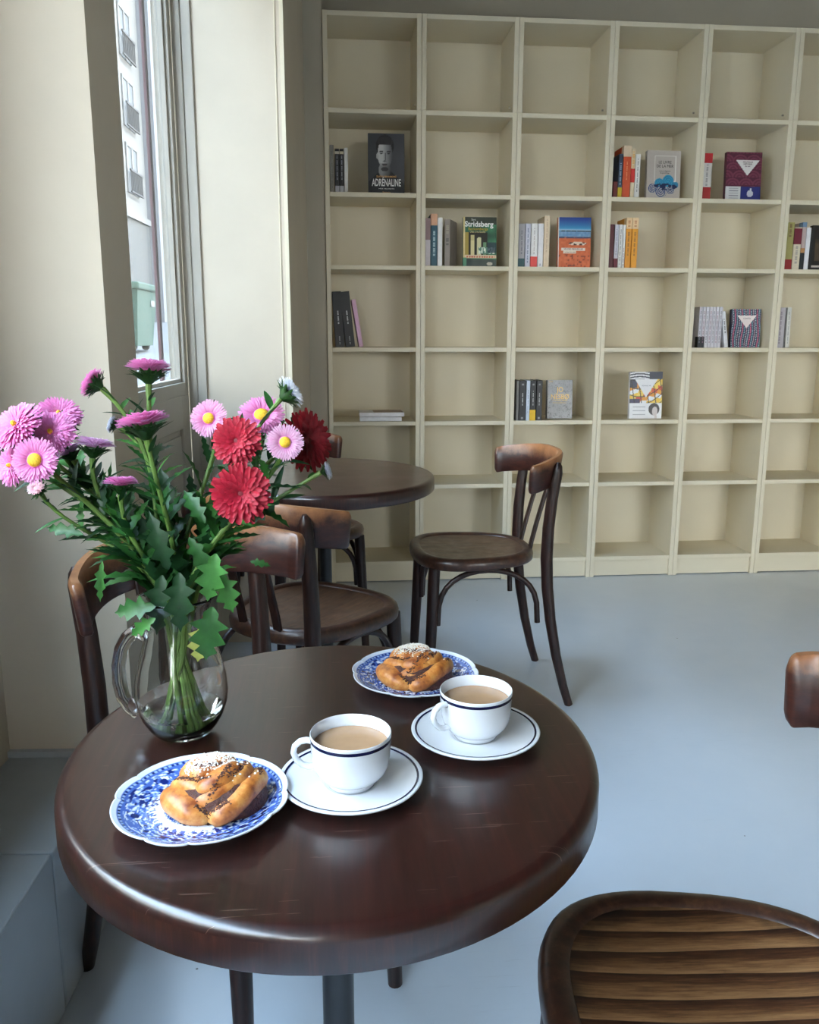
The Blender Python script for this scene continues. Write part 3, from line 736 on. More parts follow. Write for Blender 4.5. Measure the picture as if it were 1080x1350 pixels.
# ------------------------------------------------------------------ chairs
G_CH = 'bentwood cafe chairs'
def chair(x, y, deg, label, panel='seat'):
    t = thing('bentwood_chair', (x, y, 0), label, 'chair', G_CH, math.radians(deg))
    # seat
    def outline(scale_in, z, n=56):
        pts = []
        for k in range(n):
            a = 2 * PI * k / n; cx, sy = cos(a), sin(a)
            ex = 2 / 2.65
            X = (.188 if cx > 0 else .185) * abs(cx) ** ex * (1 if cx > 0 else -1)
            hw = .184 + X * .13
            Y = hw * abs(sy) ** ex * (1 if sy > 0 else -1)
            f = 1 - scale_in / .19
            pts.append((X * f, Y * f, z))
        return pts
    m_ = MB()
    m_.rings([outline(q, z) for q, z in ((.030, .433), (.004, .433), (.0, .437), (-.001, .452), (.002, .462), (.008, .467), (.018, .468), (.028, .466), (.031, .462))], True, True, False)
    so = m_.build('seat', M['seat_rim'], t, smooth=True, angle=60)
    m_ = MB()
    m_.rings([outline(q, z) for q, z in ((.030, .4625), (.045, .4605), (.08, .458), (.12, .4565), (.16, .456), (.187, .456))], True, False, True)
    m_.build('seat_panel', M[panel], so, smooth=True, angle=180)
    for s_ in (1, -1):
        m_ = MB(); m_.tube([(.140, .146 * s_, .436), (.142, .147 * s_, .40), (.150, .152 * s_, .22), (.158, .157 * s_, .05), (.160, .158 * s_, .0)], [.0175, .018, .0165, .0135, .0125], 14)
        m_.build('front_leg', M['chair'], t, smooth=True)
        P = [(-.272, .182, 0), (-.253, .179, .06), (-.228, .174, .16), (-.208, .170, .27), (-.196, .167, .37), (-.191, .166, .46), (-.193, .166, .55), (-.201, .168, .64), (-.212, .171, .715), (-.214, .1715, .735), (-.2155, .172, .745)]
        m_ = MB(); m_.tube([(a, b * s_, c) for a, b, c in P], [.0125, .0135, .015, .0165, .0175, .018, .0175, .0165, .0155, .012, .005], 14)
        m_.build('rear_leg', M['chair'], t, smooth=True)
    # curved rail
    m_ = MB(); rings = []
    n = 72
    for k in range(n + 1):
        q = sin((-1 + 2 * k / n) * PI / 2); yy = .205 * sin(q * PI / 2 * .98) / sin(PI / 2 * .98)
        f = abs(yy) / .205; xx = -.243 + .110 * f ** 3.0
        if abs(q) > .86: xx += (abs(q) - .86) * .10
        # plan normal
        def pos(q_):
            y_ = .205 * sin(q_ * PI / 2 * .98) / sin(PI / 2 * .98); f_ = abs(y_) / .205; x_ = -.243 + .110 * f_ ** 3.0
            if abs(q_) > .86: x_ += (abs(q_) - .86) * .10
            return Vector((x_, y_, 0))
        tg = (pos(min(1, q + .01)) - pos(max(-1, q - .01))).normalized(); nn = Vector((-tg.y, tg.x, 0))   # points towards -x
        if nn.x > 0: nn = -nn
        c = Vector((xx, yy, 0))
        endf = max(0, (abs(q) - .93) / .07); th = .0095 - .004 * endf ** 3; sh = .013 * endf ** 2.5
        z0, z1 = .680 + sh, .762 + .006 * (1 - q * q) - sh
        lean = .010
        rr = []
        for (o_, z_) in ((-th, z0 + .004), (-th + .003, z0), (th - .003, z0), (th, z0 + .004), (th, z1 - .006), (th - .004, z1), (-th + .004, z1), (-th, z1 - .006)):
            w = c + nn * (o_ + lean * (z_ - .684) / .08); rr.append((w.x, w.y, z_ - .17 * (xx + .243)))
        rings.append(rr)
    m_.rings(rings)
    m_.build('back_rail', M['rail'], t, smooth=True, angle=50)
    for s_ in (1, -1):
        m_ = MB(); rings = []
        for i in range(9):
            q = i / 8; z = .455 + .25 * q; xx = -.171 - .066 * q ** 1.15 ; yy = .052 * s_
            rings.append([(xx - .0045, yy - .011, z), (xx + .0045, yy - .011, z), (xx + .0045, yy + .011, z), (xx - .0045, yy + .011, z)])
        m_.rings(rings); m_.build('back_slat', M['chair'], t, smooth=True, bevel=.002)
        pts = []
        for i in range(17):
            q = i / 16; a = PI * q
            xx = -.020 + .150 * cos(a) * (1 if abs(cos(a)) > 2 else 1); zz = .262 + .163 * max(0, sin(a)) ** .62
            pts.append((xx, (.151 + .012 * q) * s_ * (1 - .05 * sin(a)), zz))
        m_ = MB(); m_.tube(pts, .0085, 10); m_.build('side_arch', M['chair'], t, smooth=True)
    pts = [(.136 - .006 * sin(PI * i / 16), .136 * cos(PI * i / 16), .262 + .163 * max(0, sin(PI * i / 16)) ** .62) for i in range(17)]
    m_ = MB(); m_.tube(pts, .0085, 10); m_.build('front_arch', M['chair'], t, smooth=True)
    return t
chair(.434, -1.186, 182.4, 'dark bentwood chair alone on the open floor before the bookcases, facing left')
chair(-.126, -2.424, -47.6, 'dark bentwood chair tucked behind the front table, its back behind the flower pitcher')
chair(-.052, -1.745, 51.5, 'dark bentwood chair with its back to us, pushed up to the far round table')
chair(-.096, -.840, -64, 'dark bentwood chair on the far side of the back table, mostly hidden by it')
chair(.386, -3.038, 176.5, 'bentwood chair with a light and dark banded seat, nearest at the bottom right', 'seat_banded')

# ------------------------------------------------------------------ tables
G_T = 'round pedestal tables'
def table(x, y, zt, rx, ry, label, th=.038):
    t = thing('round_table', (x, y, 0), label, 'table', G_T)
    m_ = MB(); n = 96
    prof = [(-.012, zt - th), (-.003, zt - th), (0, zt - th + .003), (.0, zt - .0095), (-.0008, zt - .0060), (-.0028, zt - .0030), (-.0058, zt - .0010), (-.0090, zt - .0001), (-.0100, zt), (-.016, zt), (-.05, zt)]
    rr = [[((rx + d) * cos(2 * PI * k / n), (ry + d) * sin(2 * PI * k / n), z) for k in range(n)] for d, z in prof]
    m_.rings(rr[:4], True, True, False, 1)
    m_.rings(rr[3:], True, False, True, 0)
    # weld the shared ring
    o = m_.build('tabletop', [M['table'], M['table_edge']], t, smooth=True, angle=70)
    bm = bmesh.new(); bm.from_mesh(o.data); bmesh.ops.remove_doubles(bm, verts=bm.verts, dist=.00005); bm.to_mesh(o.data); bm.free()
    m_ = MB(); m_.lathe([(.105, zt - th - .012), (.105, zt - th - .0005)], 24, cap0=True, cap1=True); m_.build('mounting_plate', M['iron'], t)
    m_ = MB(); m_.lathe([(.030, .075), (.024, .10), (.0185, .13), (.0175, .2), (.0175, zt - th - .06), (.022, zt - th - .05), (.018, zt - th - .04), (.03, zt - th - .012)], 20, cap0=True, cap1=True); m_.build('column', M['iron'], t, smooth=True)
    for k in range(4):
        a = PI / 4 + k * PI / 2
        m_ = MB(); pts = [(.015, .10), (.06, .095), (.12, .07), (.18, .035), (.215, .013)]
        m_.tube([(r * cos(a), r * sin(a), z) for r, z in pts], [.018, .017, .015, .013, .0125], 10); m_.build('base_foot', M['iron'], t, smooth=True)
    return t
TZ = .68
table(.0005, -2.8738, TZ, .2709, .2905, 'front round dark wood table holding the flowers, cups and pastries')
table(-.016, -1.33, .716, .312, .338, 'far round dark wood table, bare, in front of the bookcases')

# ------------------------------------------------------------------ crockery
G_S = 'saucers on the front table'; G_C = 'coffee cups on the front table'; G_P = 'blue and white plates'; G_B = 'knotted buns'
def saucer(x, y, label):
    t = thing('saucer', (x, y, TZ), label, 'saucer', G_S)
    m_ = MB()
    m_.lathe([(.0, .0052), (.022, .0050), (.0245, .0056), (.0262, .0068), (.0285, .0066), (.034, .0068), (.048, .0088), (.060, .0114), (.0655, .0128), (.0672, .0130), (.0678, .0122), (.0670, .0108), (.056, .0070), (.040, .0032), (.0365, .0005), (.0345, .0005), (.0335, .0024), (.0, .0024)], 96)
    m_.build('saucer_body', M['porcelain'], t, smooth=True, angle=80)
    m_ = MB(); m_.lathe([(.0618, .01218), (.0630, .01248), (.0638, .01268)], 96); m_.build('navy_line', M['navy'], t, smooth=True)
    return t
def cup(x, y, hdeg, label):
    t = thing('coffee_cup', (x, y, TZ + .0054), label, 'cup', G_C)
    k = 1.0
    out = [(.0, .0008), (.0185, .0008), (.0195, .0), (.0225, .0), (.0232, .002), (.0238, .0042), (.0242, .0052), (.0262, .0062), (.0300, .0095), (.0335, .0145), (.0358, .021), (.0368, .028), (.0374, .040), (.0380, .0495), (.0380, .0506), (.0374, .0512), (.0366, .0506), (.0358, .040), (.0350, .028), (.0335, .020), (.029, .012), (.022, .0075), (.0, .007)]
    m_ = MB(); m_.lathe(out, 72); m_.build('cup_body', M['porcelain'], t, smooth=True, angle=80)
    m_ = MB(); m_.lathe([(.03775, .0448), (.03785, .0452), (.0380, .0468), (.0381, .0476), (.0379, .0480)], 72); m_.build('navy_line', M['navy'], t, smooth=True)
    a = math.radians(hdeg); d = Vector((cos(a), sin(a), 0))
    pts = []
    P = [(.0350, .0425), (.041, .0437), (.047, .0425), (.052, .038), (.0535, .0315), (.0510, .0245), (.0455, .0190), (.040, .0170), (.0340, .0172)]
    for i in range(len(P) - 1):
        for q in (0, .5):
            pts.append(d * (P[i][0] * (1 - q) + P[i + 1][0] * q) + Vector((0, 0, P[i][1] * (1 - q) + P[i + 1][1] * q)))
    pts.append(d * P[-1][0] + Vector((0, 0, P[-1][1])))
    m_ = MB(); m_.tube(pts, [.0042] + [.0038] * (len(pts) - 2) + [.0042], 12, flat=.75, up=(0, 0, 1)); m_.build('handle', M['porcelain'], t, smooth=True, angle=180)
    return t
def coffee(x, y, label):
    m_ = MB(); zz = TZ + .0054
    m_.lathe([(.0, .032), (.0344, .032), (.0353, .0395), (.0350, .0400), (.0338, .0398), (.0, .0398)], 64, c=(0, 0, 0))
    o = m_.build('coffee', M['coffee'], None, smooth=True, angle=60, loc=(x, y, zz))
    tag(o, label, 'coffee', 'milky coffee in the cups')
S1 = (.0162, -2.9665); S2 = (.1493, -2.8815)
saucer(*S1, 'white saucer with a navy line under the nearer cup, beside the front plate')
saucer(*S2, 'white saucer with a navy line under the farther cup on the right')
cup(*S1, 178, 'nearer white coffee cup with navy rim line, in the middle of the table')
cup(*S2, 206, 'farther white coffee cup with navy rim line, on the right before the back plate')
coffee(*S1, 'milky coffee in the nearer cup')
coffee(*S2, 'milky coffee in the farther cup on the right')

NOT = [0, 60, 90, 150, 180, 240, 270, 330]
def lobes(rot):
    def f(a):
        d = (math.degrees(a) - rot) % 360
        for i, n0 in enumerate(NOT):
            n1 = NOT[i + 1] if i < 7 else 360
            if n0 <= d < n1:
                q = (d - n0) / (n1 - n0)
                return 1 - .045 * (1 - abs(sin(PI * q)) ** .45)
        return 1
    return f
BL0, BL1, BL2, PW = (24, 38, 104), (70, 100, 176), (150, 176, 222), (222, 228, 238)
def plate_col(r, a, seed):
    d = math.degrees(a) % 360
    c = PW
    n1 = vnoise(r * 34 + seed, d / 5.2); n2 = vnoise(r * 60 + 9, d / 2.6 + seed)
    if r < .43:
        if r > .0 and (.5 + .5 * sin(a * 5 + n1 * 3)) * .42 + .1 > r * .8 and n2 > .40: c = BL1 if n1 > .45 else BL2
        if n2 > .70 and r < .42: c = BL0
    elif r < .62:
        tip = .60 - .10 * abs(sin(a * 15 + n1)) 
        if r > tip and n2 > .35: c = BL1 if n1 > .5 else BL0
        if n2 > .86 and r > .54: c = BL0
    elif r < .865:
        c = BL2
        if n2 > .45: c = BL1
        if n2 < .25: c = PW
        if n1 > .66: c = BL0
        for k, da in enumerate((14, 46, 75, 105, 135, 165, 196, 225, 257, 285, 315, 346)):
            dd = ((d - da + 180) % 360) - 180
            rr = math.hypot((dd * PI / 180) * .74, (r - .745))
            big = .052 if k % 2 == 0 else .036
            if rr < big: c = BL0
            elif rr < big * 1.55: c = PW if (int((math.atan2(r - .745, dd) + 4) * 3) % 2) else BL1
    elif r < .955:
        c = BL1
        if .895 < r < .93: c = BL0 if int(d / 2.1) % 2 else BL2
        elif r < .875 or r > .945: c = PW
        elif r > .935: c = BL0
    return lin(tuple(x / 255 for x in c))
def plate(x, y, rot, label, seed):
    t = thing('plate', (x, y, TZ), label, 'plate', G_P)
    R_ = .0775; nA, nR = 300, 74
    mod = lobes(rot)
    def zt(r):
        if r < .60: return .0046
        return .0046 + .0115 * ((r - .60) / .40) ** 1.5
    vs, cs, fs = [], [], []
    for i in range(nR + 1):
        r = i / nR
        w = max(0, (r - .55) / .45)
        for k in range(nA):
            a = 2 * PI * k / nA
            rr = R_ * r * (1 + (mod(a) - 1) * w)
            vs.append((rr * cos(a), rr * sin(a), zt(r))); cs.append(plate_col(r, a - math.radians(rot), seed))
    for i in range(nR):
        for k in range(nA):
            q = (k + 1) % nA; fs.append((i * nA + k, (i + 1) * nA + k, (i + 1) * nA + q, i * nA + q))
    white = lin((.87, .89, .92)); o = len(vs)
    for r, z in ((1.008, .0158), (1.006, .0145), (.97, .0125), (.80, .0065), (.64, .0035), (.62, .0004), (.58, .0004), (.56, .0022), (.02, .0022)):
        w = max(0, (r - .55) / .45)
        for k in range(nA):
            a = 2 * PI * k / nA; rr = R_ * r * (1 + (mod(a) - 1) * w)
            vs.append((rr * cos(a), rr * sin(a), z)); cs.append(white)
    for i in range(nR, nR + 9):
        for k in range(nA):
            q = (k + 1) % nA; fs.append((i * nA + k, (i + 1) * nA + k, (i + 1) * nA + q, i * nA + q))
    g = MB(); g.add(vs, fs); g.build('plate_body', M['china'], t, smooth=True, angle=180, colors=cs)
    return t
P1 = (-.1180, -2.9945); P2 = (.1012, -2.7260)
plate(*P1, 0, 'nearer blue and white floral plate with a scalloped rim, left of the cups', 2)
plate(*P2, 0, 'farther blue and white floral plate with a scalloped rim, behind the right cup', 5)

# ------------------------------------------------------------------ buns
def dough_mat():
    N = NT('baked_dough')
    f = N.noise(N.coord('Object'), 60, 5, 0.6); g = N.noise(N.coord('Object'), 240, 3)
    geo = N.n('ShaderNodeNewGeometry')
    c = N.ramp(f, [(0.32, rgb(224, 168, 96)), (0.50, rgb(198, 122, 56)), (0.70, rgb(134, 64, 26))])
    c = N.mix(N.math('MULTIPLY', N.math('GREATER_THAN', g, 0.68), 0.3), c, rgb(120, 66, 32))
    at = N.n('ShaderNodeAttribute'); at.attribute_name = 'Col'
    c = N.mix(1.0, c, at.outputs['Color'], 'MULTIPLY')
    N.set(Base_Color=c, Roughness=0.38, Subsurface_Weight=0.08, Subsurface_Radius=(.004, .002, .001), Subsurface_Scale=0.4)
    N.bump(N.noise(N.coord('Object'), 120, 4), 0.25, 0.001)
    return N.mat
M['dough'] = dough_mat()
N = NT('cinnamon_filling'); f = N.noise(N.coord('Object'), 260, 4, .7)
N.set(Base_Color=N.ramp(f, [(.35, rgb(58, 27, 22)), (.6, rgb(94, 50, 38)), (.8, rgb(132, 82, 60))]), Roughness=.4); N.bump(f, .9, .003); M['filling'] = N.mat
M['sugar'] = plain('pearl_sugar', rgb(240, 236, 228), 0.5, 0.03, 300)
N = NT('icing_sugar'); f = N.noise(N.coord('Object'), 400, 4, .7)
N.set(Base_Color=N.ramp(f, [(.35, rgb(226, 206, 176)), (.5, rgb(238, 232, 222)), (.7, rgb(246, 242, 236))]), Roughness=.9); N.bump(f, 1.0, .002); M['icing'] = N.mat
def bun(x, y, rot, label, seed):
    rnd = random.Random(seed)
    t = thing('knotted_bun', (x, y, TZ + .0048), label, 'pastry', G_B, math.radians(rot))
    # filling core: rough low mound
    m_ = MB(); rr = []
    for i in range(12):
        q = i / 11; rad = .0395 * cos(q * PI / 2 * .93) ** .5; z = .0002 + .027 * sin(q * PI / 2)
        rr.append([(.002 + rad * cos(2 * PI * k / 48) * 1.06 * (1 + .10 * (vnoise(k * .9 + seed, q * 7) - .5)), -.0025 + rad * .84 * sin(2 * PI * k / 48) * (1 + .10 * (vnoise(k * .9 + seed, q * 7 + 5) - .5)), z) for k in range(48)])
    m_.rings(rr, True, True, True); m_.build('filling', M['filling'], t, smooth=True, angle=180)
    # dough strands: thick bands folded over each other
    def strand(pts, w, h, n=18, tw=0.0):
        P = [Vector(p) for p in pts]; out = []
        for i in range(n + 1):
            q = i / n * (len(P) - 1); a = min(int(q), len(P) - 2); f_ = q - a
            p0, p1, p2, p3 = P[max(a - 1, 0)], P[a], P[a + 1], P[min(a + 2, len(P) - 1)]
            out.append(.5 * ((2 * p1) + (-p0 + p2) * f_ + (2 * p0 - 5 * p1 + 4 * p2 - p3) * f_ ** 2 + (-p0 + 3 * p1 - 3 * p2 + p3) * f_ ** 3))
        m_ = MB(); rings = []; cs = []
        for i, p in enumerate(out):
            tg = (out[min(i + 1, n)] - out[max(i - 1, 0)]).normalized()
            upv = Vector((0, 0, 1)); sd = tg.cross(upv).normalized(); u2 = sd.cross(tg).normalized()
            e = (max(0.0, 1 - (2 * i / n - 1) ** 4)) ** .5 * .93 + .07
            wob = 1 + .10 * (vnoise(i * .7 + seed, w * 900) - .5)
            a0 = tw * i / n
            ring = []
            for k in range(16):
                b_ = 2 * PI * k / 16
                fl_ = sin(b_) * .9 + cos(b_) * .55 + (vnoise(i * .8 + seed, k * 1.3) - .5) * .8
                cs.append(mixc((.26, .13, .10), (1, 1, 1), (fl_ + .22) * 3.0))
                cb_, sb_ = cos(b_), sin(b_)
                X, Y = w * e * wob * abs(cb_) ** .8 * (1 if cb_ > 0 else -1), h * e * abs(sb_) ** .8 * (1 if sb_ > 0 else -1)
                X, Y = X * cos(a0) - Y * sin(a0), X * sin(a0) + Y * cos(a0)
                ring.append(p + sd * X + u2 * Y)
            rings.append(ring)
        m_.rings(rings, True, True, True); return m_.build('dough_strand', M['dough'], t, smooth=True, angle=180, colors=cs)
    strands = [
     strand([(-.037, .010, .010), (-.034, -.008, .012), (-.022, -.022, .010), (-.004, -.024, .005)], .0150, .0105, tw=-.5),
     strand([(-.010, -.034, .003), (.006, -.027, .009), (.022, -.014, .016), (.032, .004, .015), (.030, .016, .008)], .0145, .0100, tw=.6),
     strand([(-.036, .012, .013), (-.026, .0, .020), (-.012, -.010, .019), (.004, -.016, .012)], .0115, .0095, tw=-.35),
     strand([(-.018, -.012, .019), (-.004, -.012, .024), (.008, -.004, .028), (.014, .008, .027)], .0130, .0105, tw=.4),
     strand([(.004, -.018, .017), (.017, -.009, .024), (.024, .005, .025), (.020, .016, .018)], .0085, .0085, tw=.6),
     strand([(-.028, .006, .020), (-.018, .015, .027), (-.002, .018, .030), (.014, .014, .027)], .0125, .0085, tw=.2),
     strand([(-.022, -.004, .026), (-.010, .003, .032), (.004, .007, .034), (.014, .002, .030)], .0105, .0070, tw=-.4),
     strand([(-.034, .016, .010), (-.018, .027, .012), (.006, .028, .013), (.024, .020, .010)], .011, .010)]
    strands.append(strand([(-.020, -.019, .012), (-.008, -.021, .016), (.006, -.016, .020), (.018, -.004, .022)], .0105, .0090, tw=.3))
    from mathutils.bvhtree import BVHTree
    vv, ff = [], []
    for o_ in strands:
        k0 = len(vv); vv += [v.co.copy() for v in o_.data.vertices]; ff += [tuple(i_ + k0 for i_ in p.vertices) for p in o_.data.polygons]
    tree = BVHTree.FromPolygons(vv, ff)
    def flakes(name, count, cx, cy, rx, ry, s0, s1, mt, pw_):
        m_ = MB()
        for i in range(count):
            a = rnd.random() * 2 * PI; q = rnd.random() ** pw_
            px_, py_ = cx + rx * q * cos(a), cy + ry * q * sin(a)
            hit = tree.ray_cast(Vector((px_, py_, .1)), Vector((0, 0, -1)))
            if hit[0] is None: continue
            z = hit[0].z + s0 * .3; s_ = s0 + rnd.random() * (s1 - s0); r_ = rnd.random() * 3
            c_, n_ = cos(r_) * s_, sin(r_) * s_
            m_.add([(px_ - c_, py_ - n_, z), (px_ + n_, py_ - c_, z), (px_ + c_, py_ + n_, z), (px_ - n_, py_ + c_, z), (px_, py_, z + s_ * .7), (px_, py_, z - s_)], [(0, 1, 4), (1, 2, 4), (2, 3, 4), (3, 0, 4), (1, 0, 5), (2, 1, 5), (3, 2, 5), (0, 3, 5)])
        o = m_.build(name, mt, t); o['kind'] = 'stuff'
    m_ = MB()
    for pl in ([(-.013, -.034), (-.002, -.024), (.006, -.014), (.013, -.004)], [(.008, -.018), (.021, -.006), (.026, .010), (.022, .020)], [(.037, -.006), (.038, .008), (.031, .020), (.020, .028)], [(-.036, .004), (-.022, -.007), (-.006, -.015)], [(-.020, -.030), (-.006, -.036), (.010, -.033)], [(-.02, .006), (-.008, -.002), (.006, .0)]):
        for i in range(150):
            q = rnd.random() * (len(pl) - 1); a_ = min(int(q), len(pl) - 2); f2 = q - a_
            px_ = pl[a_][0] * (1 - f2) + pl[a_ + 1][0] * f2 + rnd.gauss(0, .0011); py_ = pl[a_][1] * (1 - f2) + pl[a_ + 1][1] * f2 + rnd.gauss(0, .0011)
            hit = tree.ray_cast(Vector((px_, py_, .1)), Vector((0, 0, -1)))
            z = hit[0].z if hit[0] is not None else .0012
            s_ = rnd.uniform(.0006, .0013)
            m_.add([(px_ - s_, py_, z), (px_, py_ - s_, z), (px_ + s_, py_, z), (px_, py_ + s_, z), (px_, py_, z + s_ * .6), (px_, py_, z - s_ * .9)], [(0, 1, 4), (1, 2, 4), (2, 3, 4), (3, 0, 4), (1, 0, 5), (2, 1, 5), (3, 2, 5), (0, 3, 5)])
    o = m_.build('filling_crumbs', M['filling'], t, smooth=True, angle=180); o['kind'] = 'stuff'
    flakes('icing_sugar', 900, -.005, .009, .023, .015, .0005, .0013, M['icing'], .62)
    flakes('pearl_sugar', 60, .006, .006, .032, .024, .0008, .0016, M['sugar'], .5)
    return t
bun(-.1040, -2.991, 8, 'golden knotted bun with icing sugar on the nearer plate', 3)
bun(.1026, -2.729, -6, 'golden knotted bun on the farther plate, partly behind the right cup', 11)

# ------------------------------------------------------------------ pitcher and water
VX, VY = -.1600, -2.8360
pt = thing('glass_pitcher', (VX, VY, TZ), 'clear glass pitcher with a looped handle holding the bouquet', 'pitcher')
outp = [(.0, .0006), (.022, .0004), (.0275, .0008), (.0315, .004), (.037, .011), (.043, .022), (.0472, .035), (.0485, .047), (.0470, .060), (.0425, .075), (.0368, .090), (.0325, .103), (.0315, .112), (.0330, .119), (.0365, .1245), (.0392, .1270), (.0398, .1284)]
inp = [(.0388, .1288), (.0372, .1268), (.0342, .1235), (.0312, .119), (.0296, .112), (.0306, .103), (.0350, .089), (.0407, .074), (.0452, .060), (.0467, .047), (.0454, .035), (.0412, .0235), (.0350, .0135), (.028, .0075), (.018, .0058), (.0, .0055)]
outp = [(r, z if z < .047 else .047 + (z - .047) * 1.30) for r, z in outp]; inp = [(r, z if z < .047 else .047 + (z - .047) * 1.30) for r, z in inp]
m_ = MB(); m_.lathe(outp + inp, 72); m_.build('pitcher_body', M['glass'], pt, smooth=True, angle=180)
hp = [(-.0310, .0985), (-.036, .1030), (-.043, .1035), (-.0515, .098), (-.0585, .088), (-.0625, .073), (-.0630, .058), (-.0600, .044), (-.0545, .034), (-.0495, .0285), (-.0455, .0265)]
hp = [(x, z if z < .044 else .044 + (z - .044) * 1.22) for x, z in hp]
sm = []
for i in range(len(hp) - 1):
    for q in (0, .33, .67): sm.append((hp[i][0] * (1 - q) + hp[i + 1][0] * q, -.004, hp[i][1] * (1 - q) + hp[i + 1][1] * q))
sm.append((hp[-1][0], -.004, hp[-1][1]))
m_ = MB(); m_.tube(sm, [.0072 if 2 < i < len(sm) - 3 else .0080 for i in range(len(sm))], 16); m_.build('pitcher_handle', M['glass'], pt, smooth=True, angle=180)
WL = .0275
m_ = MB(); m_.lathe([(.0, .0060), (.018, .0063), (.0278, .0080), (.0346, .0140), (.0408, .0240), (.0428, WL), (.0, WL)], 64)
tag(m_.build('water', M['water'], None, smooth=True, angle=60, loc=(VX, VY, TZ)), 'shallow clear water in the bottom of the glass pitcher', 'water')

# ------------------------------------------------------------------ flowers
def petal_mat(name, base, tip, core):
    N = NT(name)
    a = N.n('ShaderNodeAttribute'); a.attribute_name = 'Col'
    f = N.noise(N.coord('Object'), 160, 3)
    c = N.mix(1.0, a.outputs['Color'], N.ramp(f, [(.3, (.86, .86, .86)), (.7, (1, 1, 1))]), 'MULTIPLY')
    N.set(Base_Color=c, Roughness=.55, Subsurface_Weight=0.0, Sheen_Weight=.1)
    # petals let light through
    tl = N.n('ShaderNodeBsdfTranslucent'); mx = N.n('ShaderNodeMixShader'); mx.inputs[0].default_value = .25
    N.l(c, tl.inputs['Color']); N.l(N.b.outputs[0], mx.inputs[1]); N.l(tl.outputs[0], mx.inputs[2]); N.l(mx.outputs[0], N.out.inputs['Surface'])
    return N.mat
M['petal'] = petal_mat('aster_petals', 0, 0, 0)
def leaf_mat(name, c):
    N = NT(name); f = N.noise(N.coord('Object'), 60, 4)
    col = N.ramp(f, [(.3, tuple(x * .72 for x in c)), (.7, tuple(min(1, x * 1.25) for x in c))])
    N.set(Base_Color=col, Roughness=.45)
    tl = N.n('ShaderNodeBsdfTranslucent'); mx = N.n('ShaderNodeMixShader'); mx.inputs[0].default_value = .22
    N.l(col, tl.inputs['Color']); N.l(N.b.outputs[0], mx.inputs[1]); N.l(tl.outputs[0], mx.inputs[2]); N.l(mx.outputs[0], N.out.inputs['Surface'])
    return N.mat
LM = [leaf_mat('leaf_green', rgb(44, 94, 40)), leaf_mat('leaf_dark', rgb(28, 66, 32)), leaf_mat('leaf_fresh', rgb(66, 124, 54)), leaf_mat('leaf_yellow', rgb(176, 182, 92))]
M['stem'] = leaf_mat('stem_green', rgb(104, 134, 62))
M['calyx'] = leaf_mat('calyx_green', rgb(40, 76, 32))
M['disc'] = plain('yellow_disc', rgb(222, 176, 40), .7, .25, 700)

def frame(ax):
    ax = Vector(ax).normalized()
    a = Vector((0, 0, 1)) if abs(ax.z) < .9 else Vector((1, 0, 0))
    e1 = a.cross(ax).normalized(); e2 = ax.cross(e1).normalized(); return ax, e1, e2

def leaf(mb, base, d, length, width, mi=0, up=(0, 0, 1), curl=.35, teeth=True, lobed=False):
    d = Vector(d).normalized(); up = Vector(up)
    sd = d.cross(up)
    if sd.length < .05: sd = d.cross(Vector((1, .3, 0)))
    sd.normalize(); nn = sd.cross(d).normalized()
    n = 10; L, C, R = [], [], []
    for i in range(n + 1):
        q = i / n
        w = width * (sin(PI * min(1, q ** .75 * 1.0)) ** .8 * .9 + .06) if q < .999 else width * .02
        if teeth and 2 < i < n: w *= (1.30 if i % 2 == 0 else .68)
        if lobed: w = width * (.10 + .95 * sin(PI * min(1, q ** .8))) * (1.25 if i in (3, 6, 8) else .55 if i in (2, 4, 7, 9) else .85) * (1 if i < n else .05)
        p = Vector(base) + d * (length * q * (1 - .12 * curl * q)) - nn * (length * curl * q * q * .6)
        fold = w * (.45 if lobed else .30)
        C.append(p); L.append(p - sd * w + nn * fold); R.append(p + sd * w + nn * fold)
    vs = L + C + R; k = n + 1; fs = []
    for i in range(n):
        fs.append((i, i + 1, k + i + 1, k + i)); fs.append((k + i, k + i + 1, 2 * k + i + 1, 2 * k + i))
    mb.add(vs, fs, mi)

